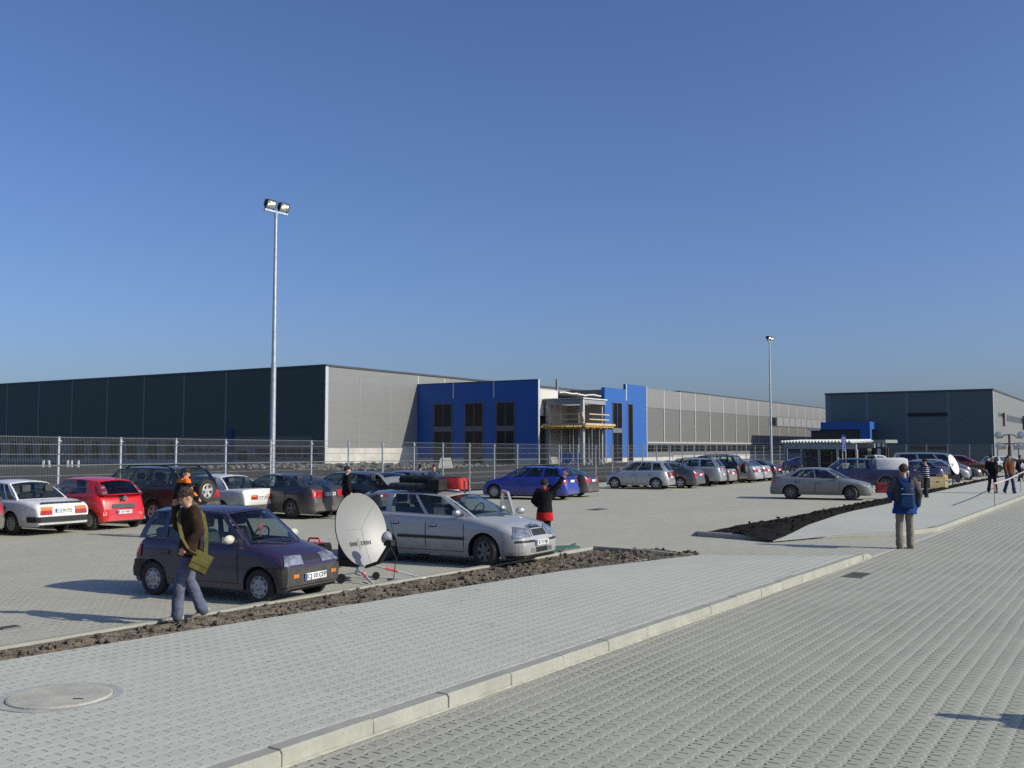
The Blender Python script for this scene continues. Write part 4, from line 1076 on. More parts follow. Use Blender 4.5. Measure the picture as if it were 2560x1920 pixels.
# ---------------------------------------------------------------- mesh fence along the lot
def wire_fence(i0, i1, tops, name, label, dark=0):
    p0 = fpos(i0); t = thing(name, label, 'fence', (p0.x, p0.y, 0))
    PM = GALV if not dark else mat('far_fence_grey', (.20, .21, .22), .5, .4)
    WM = mat('fence_wire', (.17, .185, .185), .5, .5, var=.1)
    for i in range(i0, i1 + 1):
        q = fpos(i) - p0; zt = interp(tops, i)
        b = MB(); b.box((q.x, q.y, zt / 2), (.06, .06, zt), rz=RZ)
        for zz in (.12, .95, zt - .15): b.box((q.x + N1.x * .04, q.y + N1.y * .04, zz), (.12, .05, .04), rz=RZ)
        b.build('post', PM, t, 0)
        if i == i1: break
        q2 = fpos(i + 1) - p0; zt2 = interp(tops, i + 1); b = MB(); o = N1 * .05; wv = .009 if i < 6 else .008
        lv = [.10, .40, .42, .72, .95, 1.0, 1.3, 1.6, 1.62, 1.95, 2.25]
        for l in lv:
            a = Vector((q.x, q.y, l * zt / 2.5)) + o; c = Vector((q2.x, q2.y, l * zt2 / 2.5)) + o; b.bar(a, c, .014, .016)
        a = Vector((q.x, q.y, zt - .03)) + o; c = Vector((q2.x, q2.y, zt2 - .03)) + o; b.bar(a, c, .012, .014)
        n = 44 if i < 18 else 24
        for k in range(1, n):
            f = k / n; x = q.lerp(q2, f) + o; w = wv * (.58 if n > 30 else .8); zz = lerp(zt, zt2, f)
            b.add([(x.x - U.x * w / 2, x.y - U.y * w / 2, .05), (x.x + U.x * w / 2, x.y + U.y * w / 2, .05), (x.x + U.x * w / 2, x.y + U.y * w / 2, zz), (x.x - U.x * w / 2, x.y - U.y * w / 2, zz)], [(0, 1, 2, 3)])
        b.build('mesh_panel', WM, t, 0)
    return t
ztop_f = [(-2, 2.73), (0, 2.68), (5, 2.62), (10, 2.53), (16, 2.46), (34, 2.45)]
wire_fence(-2, 33, ztop_f, 'mesh_fence', 'galvanised wire mesh fence with steel posts between the parking lot and the factory')
# ---------------------------------------------------------------- floodlight masts
LAMPON = None
def mast(p, label, yaw, hs=1.0):
    p = Vector((p.x, p.y, 0)); t = thing('floodlight_mast', label, 'floodlight', (p.x, p.y, 0), 0, 'floodlight masts along the fence')
    b = MB(); b.tube((0, 0, 0), (0, 0, 5.8), .125, .105, 14); b.tube((0, 0, 5.8), (0, 0, 12.05), .095, .06, 14); b.box((0, 0, .02), (.4, .4, .04)); b.build('pole', GALV, t, 40)
    M = Matrix.Rotation(R(yaw), 3, 'Z'); b = MB(); b.tube((0, 0, 12.0), (0, 0, 12.22), .075, .075, 10)
    b.bar(M @ Vector((0, -.62, 12.22)), M @ Vector((0, .62, 12.22)), .09, .08); b.build('crossbar', GALV, t, 0)
    for y in (-.36, .36):
        b = MB(); c = M @ Vector((0, y, 12.52)); T = M @ Matrix.Rotation(R(22), 3, 'Y')
        for sx, sz in ((-1, 0),):
            pass
        vs = []
        for (dx, w, h) in ((-.20, .12, .08), (-.11, .18, .13), (.12, .24, .18), (.15, .24, .18)):
            vs.append([c + T @ Vector((dx, a * w, d * h)) for a, d in ((-1, -1), (1, -1), (1, 1), (-1, 1))])
        b.loft(vs, 0, True, True)
        for sy in (-1, 1): b.bar(c + M @ Vector((0, sy * .235, 0)), M @ Vector((0, y + sy * .22, 12.22)), .03, .05)
        hd = b.build('lamp_housing', BLACK, t, 30)
        b = MB(); b.add([c + T @ Vector((.153, a * .215, d * .155)) for a, d in ((-1, -1), (1, -1), (1, 1), (-1, 1))], [(0, 1, 2, 3)])
        b.build('reflector', mat('flood_reflector', (.55, .56, .45), .18, .8, var=.4, scale=9), hd, 0)
        b = MB()
        for k, (yy, zz, r) in enumerate(((-.02, .035, .075), (.12, .045, .055), (-.13, -.025, .04))): b.ball(c + T @ Vector((.16, yy, zz)), (.04, r, r), 10, M=None)
        b.build('lamp', lamp_emit(), hd, 60)
def lamp_emit():
    if 'flood_lamp' in MATS: return MATS['flood_lamp']
    m, nt, bb, out = newmat('flood_lamp'); bb.inputs['Base Color'].default_value = (.9, .9, .75, 1)
    bb.inputs['Emission Color'].default_value = (1, .98, .72, 1); bb.inputs['Emission Strength'].default_value = 1.6
    MATS['flood_lamp'] = m; return m
mast(PD(680, 1200, 41.5), 'tall twin floodlight mast rising behind the dark saloon, in front of the dark hall', -36)
mast(fpos(30.6) + N1 * .25, 'far twin floodlight mast seen end on, behind the last black car of the row', -32)
# ---------------------------------------------------------------- the cars
SILV = paint('silver_paint', (.40, .41, .41), .22, .40, .62, .66, dust=.05)
SILV2 = paint('clean_silver_paint', (.42, .43, .44), .5, .34, .35, .55)
SILV3 = paint('dusty_silver_paint', (.27, .275, .275), .5, .42, .75, .95)
WHITE = paint('white_paint', (.72, .73, .72), 0, .35, .40, .60)
WHITE2 = paint('white_silver_paint', (.62, .63, .62), .1, .38, .40, .60)
REDP = paint('red_paint', (.52, .010, .012), 0, .30, .25, .45, dust=.03)
PURP = paint('purple_paint', (.027, .016, .056), .1, .42, .45, .62, dust=.06)
GREEN = paint('black_green_paint', (.010, .013, .012), 0, .38, .55, 1.0, dust=.10)
DGREY = paint('dark_grey_paint', (.030, .031, .034), .3, .38, .60, .85, dust=.10)
MGREY = paint('mid_grey_paint', (.085, .09, .10), .5, .36, .5, .8)
BLUEP = paint('blue_paint', (.018, .035, .30), .1, .34, .40, .60, dust=.05)
NAVY = paint('navy_paint', (.012, .018, .085), .1, .3, .35, .9, dust=.06)
BLKP = paint('black_paint', (.010, .010, .012), 0, .3, .45, .7, dust=.07)
STEELB = paint('steel_blue_paint', (.10, .13, .17), .4, .35, .4, .7)
RED2 = paint('dark_red_paint', (.20, .015, .018), .2, .3, .25, .5, dust=.04)
VANP = paint('van_grey_paint', (.19, .22, .25), .4, .36, .3, .7)
BEIGE = paint('grey_beige_paint', (.10, .095, .085), .2, .45, .6, .9)
H_IN = HEAD_IN; H_OUT = HEAD_IN - 180
rowL = 'cars parked along the fence'
sedan_tail = dict(tail=(25, 55, .68, .88), rpz=.76)
vehicle('parked_car', 'grey car cut off by the left edge, only its rear corner and red lamp showing', 'hatch', BEIGE, (-26, 1341), 'RR', H_IN, rowL, opts=dict(tail=(22, 48, .60, 1.0)))
dac = vehicle('parked_car', 'white old notchback saloon with black bumper and amber and red lamps', 'fastback', WHITE, (30, 1337), 'RL', H_IN + 2, rowL,
        opts=dict(bumper=BLACK, bz=(.36, .50), tail=(25, 43, .55, .66), amber=(.665, .745), rpz=.655, plate='CJ 06 FVJ', mirror=BLACK, doors=2, handle=BLACK))
b = MB()
for i in range(8):
    a, c = lerp(-.62, .62, i / 8), lerp(-.62, .62, (i + 1) / 8); x = dac['xR'] + .10; b.bar((x, a, .86), (x, c, .86), .05, .035)
b.build('boot_spoiler', BLACK, dac['root'], 0)
b = MB(); pts = [dac['side'](.40, .92, 1) + Vector((0, .03, 0))] + [dac['side'](.40, 1, 1) + Vector((0, .015, .02))] + [Vector((dac['side'](.40, 1, 1).x, y, dac['H'] + .035)) for y in (.45, .2, 0, -.2, -.45)]
for p, q in zip(pts, pts[1:]): b.bar(p, q, .06, .02)
b.build('roof_strap', BLACK, dac['root'], 0)
c1 = vehicle('parked_car', 'small bright red hatchback with tall rear lamps and a grey bumper strip', 'city', REDP, (226, 1326), 'RL', H_IN + 1, rowL,
        opts=dict(tail=(44, 46, .93, .94), rpz=.50, plate='B 69 NKC', doors=1, glass=GLASS, rear_glass=DGLASS, bz=(.26, .58)))
c1['az'](c1['xR'] + .75, 151, 209, .60, .72, .02, mat('bumper_strip', (.05, .05, .052), .6), 14, 2, nm='bumper_strip')
c1['az'](c1['xR'] + .75, 172, 188, .80, .96, .012, BLACK, 6, 4, nm='tailgate_handle')
for sg in (1, -1):
    b = MB(); S_ = c1['scr']; D_ = c1['side']; prev = None
    for i in range(7):
        v = lerp(.02, .74, i / 6); row = [S_(sg * (.78 + .08 * abs(i / 6 - .5)), v, 1) + Vector((-.02, 0, 0)), S_(sg * .995, v, 1) + Vector((-.022, sg * .006, 0)), D_(.965, v, sg) + Vector((-.004, sg * .012, 0))]
        if prev: b.add([prev[0], prev[1], row[1], row[0]], [(0, 1, 2, 3)], 1 if i in (2, 5) else 0); b.add([prev[1], prev[2], row[2], row[1]], [(0, 1, 2, 3)], 0)
        prev = row
    b.build('taillight', [mat('dark_red_lens', (.20, .02, .025), .15, var=.3, coat=1.0), LAMPC], c1['root'], 60)
b = MB()
for dz in (0, .055):
    x = c1['xR'] - .012; b.bar((x, -.07, .84 + dz), (x, 0, .89 + dz), .012, .025); b.bar((x, 0, .89 + dz), (x, .07, .84 + dz), .012, .025)
b.build('chevron_badge', CHROME, c1['root'], 0)
# dark off-roader with a spare wheel and an open door
suv = vehicle('parked_car', 'muddy black off-roader with roof rails, open side door and spare wheel on its tail', 'suv', GREEN, (384, 1311), 'RL', H_IN + 5, rowL,
        opts=dict(tail=(30, 50, .78, 1.0), rails=BLACK, arch_trim=mat('grey_arch', (.07, .066, .058), .8, var=.3), bumper=mat('grey_bumper', (.075, .07, .062), .75, var=.3), bz=(.40, .66), rpz=.82), stretch=1.04)
def spare(car, z, m='alloy', Rw=.35):
    ty, rm = wheel_meshes(Rw, .22, m); w = link('spare_wheel', ty, car['root'], (car['xR'] - .10, -.05, z), R(90)); link('rim', rm, w)
spare(suv, 1.0)
od = MB(); hx = suv['base'](.355).x
od.box((0, 0, 0), (1.0, .05, .72)); od.box((-.0, 0, .56), (.05, .04, .45)); od.box((.45, 0, .56), (.05, .04, .45)); od.box((-.42, 0, .56), (.06, .04, .45)); od.box((0, 0, .78), (.95, .04, .05))
od.box((-.1, -.03, .0), (.6, .03, .3), 1)
o = od.build('open_door', [GREEN, INTER], suv['root'], 0, (hx - .35, suv['h2'] + .42, .80), R(-62))
vehicle('parked_car', 'white boxy saloon with half amber lamps and grey bumper, left of the dark saloon', 'boxy', WHITE2, (556, 1297), 'RL', H_IN + 1, rowL,
        opts=dict(bumper=mat('dark_bumper', (.06, .058, .052), .7, var=.3), bz=(.30, .46), tail=(14, 34, .63, .70), amber=(.705, .78), tailcentre=WHITE2, rpz=.70, plate='CJ 09 JAB', strip=False))
maz = vehicle('parked_car', 'dark grey saloon with round red lamps below the floodlight mast', 'saloon', DGREY, (729, 1297), 'RL', H_IN - 1, rowL,
        opts=dict(tail=(27, 50, .70, .92), rpz=.80, plate='B 31 DMJ', arch_trim=None, wheel='five'))
# hatch with raised tailgate
oh = vehicle('parked_car', 'dark hatchback with its tailgate raised behind the satellite dish', 'hatch', DGREY, (905, 1290), 'RL', H_IN - 4, rowL, opts=dict(open_tail=True, no_rear_glass=True), stretch=1.05)
b = MB(); r1 = oh['roof'](1); W_ = r1.y; g = MB()
def gate(u, v): # u across -1..1, v from hinge 0 to lower edge 1
    return Vector((r1.x - .02 - v * .95, u * W_ * (1 + .16 * v), r1.z + .05 * (1 - u * u) + .10 * math.sin(math.pi * min(1, v * 1.1)) - .30 * v * v))
nu, nv = 10, 10
for i in range(nu):
    for j in range(nv):
        a, c, d, e = lerp(-1, 1, i / nu), lerp(-1, 1, (i + 1) / nu), j / nv, (j + 1) / nv
        q = [gate(a, d), gate(c, d), gate(c, e), gate(a, e)]
        if 0 < i < nu - 1 and 1 <= j < 7: g.add([p - Vector((0, 0, .01)) for p in q], [(0, 1, 2, 3)])
        else: b.add(q, [(0, 1, 2, 3)])
tg = b.build('tailgate', SILV3, oh['root'], 50); g.build('rear_window', glassmat('gate_glass', (.30, .36, .38)), tg, 50)
b = MB(); p = gate(0, 1); b.box(p + Vector((-.02, 0, -.04)), (.08, 1.1, .12)); b.build('tailgate_edge', WHITE2, tg, 0)
vehicle('parked_car', 'blue grey saloon next to the raised tailgate, two people beyond it', 'saloon', STEELB, (1052, 1277), 'RL', H_IN, rowL)

# purple hatchback in front
tico = vehicle('parked_car', 'dusty dark purple hatchback parked nose to the soil strip', 'mini', PURP, (652, 1512), 'FR', H_OUT + 5, None, stretch=.935, W=1.36,
        opts=dict(bumper=mat('faded_bumper', (.050, .047, .042), .75, var=.35), bz=(.29, .55), head=(17, 41, .585, .715), hshear=.0, grille=(16, .635, .69), pz=.40, plate='CJ 10 CFP', tail=(26, 50, .6, .85), mirror=mat('pale_mirror', (.50, .48, .40), .6), no_front_plate=False, wiper=True))
for sg in (1, -1):
    tico['az'](tico['xF'] - .75, sg * 27, sg * 34, .40, .455, .045, AMBER, 4, 2, nm='indicator')
tico['az'](tico['xF'] - .75, -16, 16, .588, .630, .012, PURP, 8, 1, nm='grille_bar')
b = MB(); c = tico['scr'](-.05, .55, 0) + Vector((-.15, 0, 0)); b.tube(c + Vector((0, 0, .12)), c, .004); b.ball(c - Vector((0, 0, .04)), (.02, .05, .06), 10); b.box(c - Vector((0, 0, .14)), (.01, .03, .1))
b.build('pink_charm', mat('pink_charm', (.55, .12, .16), .6), tico['root'])
b = MB(); c = tico['scr'](0, .90, 0) + Vector((-.12, 0, 0)); b.box(c, (.03, .22, .06)); b.build('rear_view_mirror', BLACK, tico['root'], 0)

# silver estate
oct_ = vehicle('estate_car', 'muddy silver estate car with rolled bags and a red bag on its roof', 'estate', SILV, (1213, 1420), 'FR', H_OUT + 2, None, stretch=.95, H=1.45, W=1.68, fo=.86,
        opts=dict(head=(27, 54, .60, .745), hshear=.05, grille=(21, .615, .77), pz=.485, plate='B 72 NJI', lower=(17, .30, .40), strip=True, rails=BLACK, steer=-14, mirror=SILV2, wheel='dark'))
b = MB()
for k in range(9):
    a0, a1 = math.radians(lerp(-16.5, 16.5, k / 9)), math.radians(lerp(-16.5, 16.5, (k + 1) / 9))
oct_['az'](oct_['xF'] - .75, -22, 22, .772, .795, .016, CHROME, 8, 1, nm='grille_frame')
for sg in (1, -1):
    oct_['az'](oct_['xF'] - .75, sg * 21, sg * 24, .61, .79, .016, SILV2, 2, 3, nm='grille_frame')
    oct_['az'](oct_['xF'] - .75, sg * 19, sg * 52, .505, .545, .022, BLACK, 8, 1, nm='bumper_strip')
    oct_['az'](oct_['xF'] - .75, sg * 19, sg * 29, .30, .39, .022, LAMPC, 5, 3, nm='fog_lamp')
oct_['az'](oct_['xF'] - .55, -75, 75, .20, .27, .016, BLACK, 20, 1, nm='bumper_lip')
hitc = oct_['bvh'].ray_cast(Vector((5, 0, .79)), Vector((-1, 0, 0)))[0]
b = MB(); b.lathe([(.055, 0), (.055, .012), (.0001, .014)], 18, 0, 'X', (hitc.x, 0, .80)); b.build('round_badge', CHROME, oct_['root'])
b = MB(); c = oct_['scr'](0, .88, 0) + Vector((-.14, 0, 0)); b.box(c, (.03, .24, .07)); b.build('rear_view_mirror', BLACK, oct_['root'], 0)
# open far front door
L_ = oct_; od = MB(); gl = MB(); xh = L_['base'](.04).x
dl = 1.05
od.box((-dl / 2, 0, .62), (dl, .06, .62)); od.bar((-.02, 0, .93), (-.50, 0, 1.36), .05, .06); od.bar((-.50, 0, 1.36), (-dl + .08, 0, 1.38), .05, .05); od.bar((-dl + .03, 0, .93), (-dl + .08, 0, 1.38), .05, .06)
dd = od.build('open_door', SILV, L_['root'], 0, (xh + .10, L_['h2'] - .02, 0), R(-44))
gl.add([(-.06, 0, .94), (-dl + .05, 0, .94), (-dl + .10, 0, 1.36), (-.50, 0, 1.35)], [(0, 1, 2, 3)]); gl.build('side_window', GLASS, dd, 0)
b = MB(); b.ball((-.10, .16, 1.0), (.06, .11, .075), 12); b.build('mirror', SILV2, dd)
octM = Matrix.Translation(oct_['root'].location) @ Matrix.Rotation(oct_['root'].rotation_euler.z, 4, 'Z')
# luggage on the estate's roof
BAGK = mat('black_canvas', (.012, .012, .013), .85, var=.4, scale=9, bump=.4, bscale=25); BAGG = mat('grey_canvas', (.055, .056, .060), .9, var=.3, scale=9, bump=.4, bscale=25)
REDC = mat('red_canvas', (.42, .022, .018), .75, var=.2, scale=7, bump=.4, bscale=20)
def roll(name, label, cat, m, c, Ln, r, yaw, strap=True, sq=1.0):
    t = thing(name, label, cat, octM @ Vector(c), oct_['root'].rotation_euler.z + R(yaw), 'luggage on the estate roof')
    b = MB(); rr = []; n = 22
    for i in range(n + 1):
        u = i / n; k = (1 - abs(2 * u - 1) ** 14) ** .5 if 0 < u < 1 else .35
        k *= 1 + .035 * math.sin(i * 2.1) + .03 * math.sin(i * .9)
        rr.append([(lerp(-Ln / 2, Ln / 2, u), r * k * math.cos(a), r * k * sq * math.sin(a) * (1 + .03 * math.sin(5 * a + i)) + r * sq) for a in [2 * math.pi * j / 14 for j in range(14)]])
    b.loft(rr); b.build('roll', m, t, 60)
    if strap:
        b = MB()
        for x in (-Ln * .28, Ln * .22): b.lathe([(r * 1.05, -.025), (r * 1.06, .025)], 16, 0, 'X', (x, 0, r * sq))
        b.build('strap', BLACK, t, 60)
    return t
zr = oct_['H'] + .03; xm_ = oct_['roof'](.5).x
roll('bag_roll', 'grey rolled bag with two straps on the near roof rail of the silver estate', 'bag', BAGG, (xm_ + .05, -.46, zr - .04), 1.05, .078, 0)
roll('bag_roll', 'long black sleeping bag roll on top of the grey roll on the estate roof', 'bag', BAGK, (xm_ + .12, -.25, zr + .07), .92, .098, 3)
roll('bag_roll', 'black rolled mat lying behind the black roll across the estate roof', 'bag', BAGK, (xm_ + .05, .12, zr + .0), .95, .11, -4)
t = thing('case', 'black square case between the rolls and the red bag on the estate roof', 'case', octM @ Vector((xm_ + .70, -.40, zr - .03)), oct_['root'].rotation_euler.z)
b = MB(); b.box((0, 0, .115), (.30, .30, .21)); b.build('shell', BAGK, t, 0); b = MB(); b.bar((.0, -.08, .24), (.0, .08, .24), .03, .02); b.box((.155, 0, .15), (.01, .3, .02)); b.build('handle', BLACK, t, 0)
t = thing('red_bag', 'bright red square bag with hanging straps at the front of the estate roof', 'bag', octM @ Vector((xm_ + .86, .02, zr - .03)), oct_['root'].rotation_euler.z + .2); t.scale = (.8, .8, .85)
b = MB(); b.loft([[(x, y * k, .02 + z * k) for y, z in ((-.26, 0), (.26, 0), (.28, .16), (.24, .27), (-.24, .27), (-.28, .16))] for x, k in ((-.55, .75), (-.48, .95), (-.1, 1.0), (.2, 1.03), (.28, .95), (.31, .7))]); b.build('pouch', REDC, t, 60)
b = MB()
for y in (-.15, .12): b.path([(.25, y, .30), (.33, y, .2), (.345, y, -.05), (.36, y + .02, -.12)], .013, 6)
b.path([(-.5, -.1, .27), (-.1, -.12, .31), (.2, -.1, .30)], .015, 6); b.build('strap', BLACK, t)

# middle of the lot
blu = vehicle('estate_car', 'bright blue estate car parked across the lot, seen from its left side', 'estate', BLUEP, (1236, 1247), 'FL', H_IN + 7, rowL, stretch=1.0, L=4.20, wb=2.68, fo=.68, opts=dict(tail=(40, 60, .72, .92), strip=False, wheel='steel', rpz=.82, rails=BLACK))
vehicle('parked_car', 'dark saloon half hidden behind the blue estate', 'saloon', DGREY, (1450, 1239), 'RR', H_IN + 8, rowL, stretch=1.05, opts=dict(**sedan_tail))
vehicle('parked_car', 'tall silver hatchback at the left end of the far row, full side in view', 'mpv', SILV2, (1537, 1222), 'FL', H_IN + 9, rowL, L=3.6, wb=2.35, fo=.55, hs=.95, opts=dict(tail=(20, 45, .70, .98)))
vehicle('parked_car', 'dark grey saloon with shiny spoked wheels beside the tall silver hatchback', 'saloon', MGREY, (1701, 1221), 'RL', H_IN + 4, rowL, opts=dict(wheel='alloy', **sedan_tail))
vehicle('parked_car', 'silver crossover estate with high tail lamps, third from the left in the far row', 'suv', SILV2, (1757, 1216), 'RL', H_IN + 8, rowL, H=1.66, opts=dict(tail=(24, 45, .95, 1.2), bumper=SILV2, rails=BLACK, wheel='dark'))
vehicle('parked_car', 'small silver saloon almost hidden between the crossover and the black off-roader', 'boxy', SILV3, (1783, 1212), 'RL', H_IN + 2, rowL, opts=dict(tail=(22, 44, .66, .86)))
bs = vehicle('parked_car', 'black off-roader with a spare wheel on its tail in the far row', 'suv', BLKP, (1807, 1210), 'RL', H_IN + 2, rowL, hs=1.03, opts=dict(tail=(30, 48, .95, 1.15), rails=BLACK, wheel='dark'))
spare(bs, 1.0, 'dark')
vehicle('parked_car', 'silver saloon right of the black off-roader', 'saloon', SILV, (1854, 1207), 'RL', H_IN + 1, rowL, opts=dict(wheel='dark', **sedan_tail))
vehicle('parked_car', 'clean silver saloon, second from the right end of the far row', 'saloon', SILV2, (1879, 1204), 'RL', H_IN + 1, rowL, opts=dict(**sedan_tail))
vehicle('parked_car', 'black saloon at the right end of the far row', 'saloon', BLKP, (1907, 1202), 'RL', H_IN + 1, rowL, opts=dict(**sedan_tail))
# right-hand side
rt = 'cars standing near the gate'
vehicle('parked_car', 'navy saloon with an open door in front of the glass shelter', 'saloon', NAVY, (1985, 1183), 'RR', -8, rt, stretch=1.08, opts=dict(wheel='dark'))
mon = vehicle('parked_car', 'muddy silver saloon crossing the lot with its front wheels turned', 'saloon', SILV3, (1977, 1248), 'RR', -24, None, stretch=.95, hs=.97, opts=dict(steer=-28, wheel='dark', head=(22, 52, .60, .76), hshear=.04, tail=(24, 60, .72, .98)))
pk = vehicle('pickup_truck', 'navy pickup truck with a white canopy over its bed', 'pickup', NAVY, (2216, 1228), 'RL', 168, rt, cat='pickup', opts=dict(arch_trim=mat('arch_grey', (.16, .17, .17), .6), wheel='dark', tail=(28, 48, .8, 1.05)))
b = MB(); x0, x1 = pk['xF'] - 3.50, pk['xF'] - 5.10; prof = [(.80, 1.13), (.78, 1.45), (.70, 1.66), (.55, 1.72), (0, 1.75)]
ring = lambda x, k: [(x, y * k, 1.13 + (z - 1.13) * k) for y, z in prof] + [(x, -y * k, 1.13 + (z - 1.13) * k) for y, z in prof[-2::-1]]
b.loft([ring(x0, .97), ring(x0 - .04, 1), ring(x1 + .15, 1), ring(x1 + .02, .95)]); b.build('canopy', mat('white_canopy_paint', (.68, .68, .66), .4, var=.06), pk['root'], 40)
vehicle('pickup_truck', 'white pickup cab showing over the bonnet of the navy pickup', 'pickup', WHITE, (2143, 1196), 'RR', 2, rt, cat='pickup')
vehicle('minibus', 'grey blue minibus with a long row of windows in front of the slate hall', 'van', VANP, (2396, 1200), 'FR', -14, rt, cat='van', hs=.97, stretch=1.04, opts=dict(glass=DGLASS))
oe = vehicle('parked_car', 'dark blue hatchback with raised tailgate beside the man in the striped jersey', 'hatch', NAVY, (2333, 1214), 'RL', 172, rt, opts=dict(open_tail=True, no_rear_glass=True, tail=(22, 48, .70, 1.02)))
b = MB(); r1 = oe['roof'](1)
for i in range(6):
    for j in range(5):
        f = lambda u, v: Vector((r1.x - .02 - v * .85, u * r1.y * (1 + .12 * v), r1.z + .05 * (1 - u * u) + .18 * v - .12 * v * v))
        a, c, d, e = lerp(-1, 1, i / 6), lerp(-1, 1, (i + 1) / 6), j / 5, (j + 1) / 5; b.add([f(a, d), f(c, d), f(c, e), f(a, e)], [(0, 1, 2, 3)])
b.build('tailgate', NAVY, oe['root'], 50)
vehicle('parked_car', 'silver car nosing out behind the white satellite dish', 'hatch', SILV2, (2391, 1203), 'FR', -22, rt, opts=dict(head=(22, 50, .66, .84)))
vehicle('parked_car', 'dark grey saloon with bright headlamp, right of the white satellite dish', 'saloon', MGREY, (2421, 1200), 'FR', -20, rt, opts=dict(head=(22, 55, .60, .78)))
vehicle('parked_car', 'dark red people carrier standing beyond the grey saloon', 'mpv', RED2, (2441, 1187), 'FR', -18, rt, opts=dict(head=(24, 58, .66, .92), glass=DGLASS))
vehicle('parked_car', 'white estate car far back, behind the two walking men', 'estate', WHITE, (2570, 1181), 'FR', -5, rt)
# ---------------------------------------------------------------- people
SKIN = mat('skin', (.50, .27, .185), .55, var=.10, scale=14)
HAIR = mat('dark_hair', (.018, .012, .009), .7, var=.4, scale=30, bump=.5, bscale=120)
HAIR2 = mat('brown_hair', (.045, .026, .016), .7, var=.4, scale=30, bump=.5, bscale=120)
def cloth(name, col, var=.22, bump=.5): return mat(name, col, .9, var=var, scale=7, bump=bump, bscale=22, spec=.2)
JET = cloth('black_cloth', (.009, .009, .010)); DENIM = cloth('blue_denim', (.035, .05, .10)); GREYJ = cloth('grey_jeans', (.105, .115, .165))
BASEJ = dict(pelvis=(0, 0, .95), waist=(0, 0, 1.10), chest=(0, 0, 1.30), neck=(0, 0, 1.49), head=(.025, 0, 1.655),
             sL=(0, .185, 1.435), eL=(-.02, .235, 1.17), wL=(.06, .235, .93), sR=(0, -.185, 1.435), eR=(-.02, -.235, 1.17), wR=(.06, -.235, .93),
             hL=(0, .09, .92), kL=(.02, .10, .50), aL=(-.01, .10, .085), hR=(0, -.09, .92), kR=(.02, -.10, .50), aR=(-.01, -.10, .085))
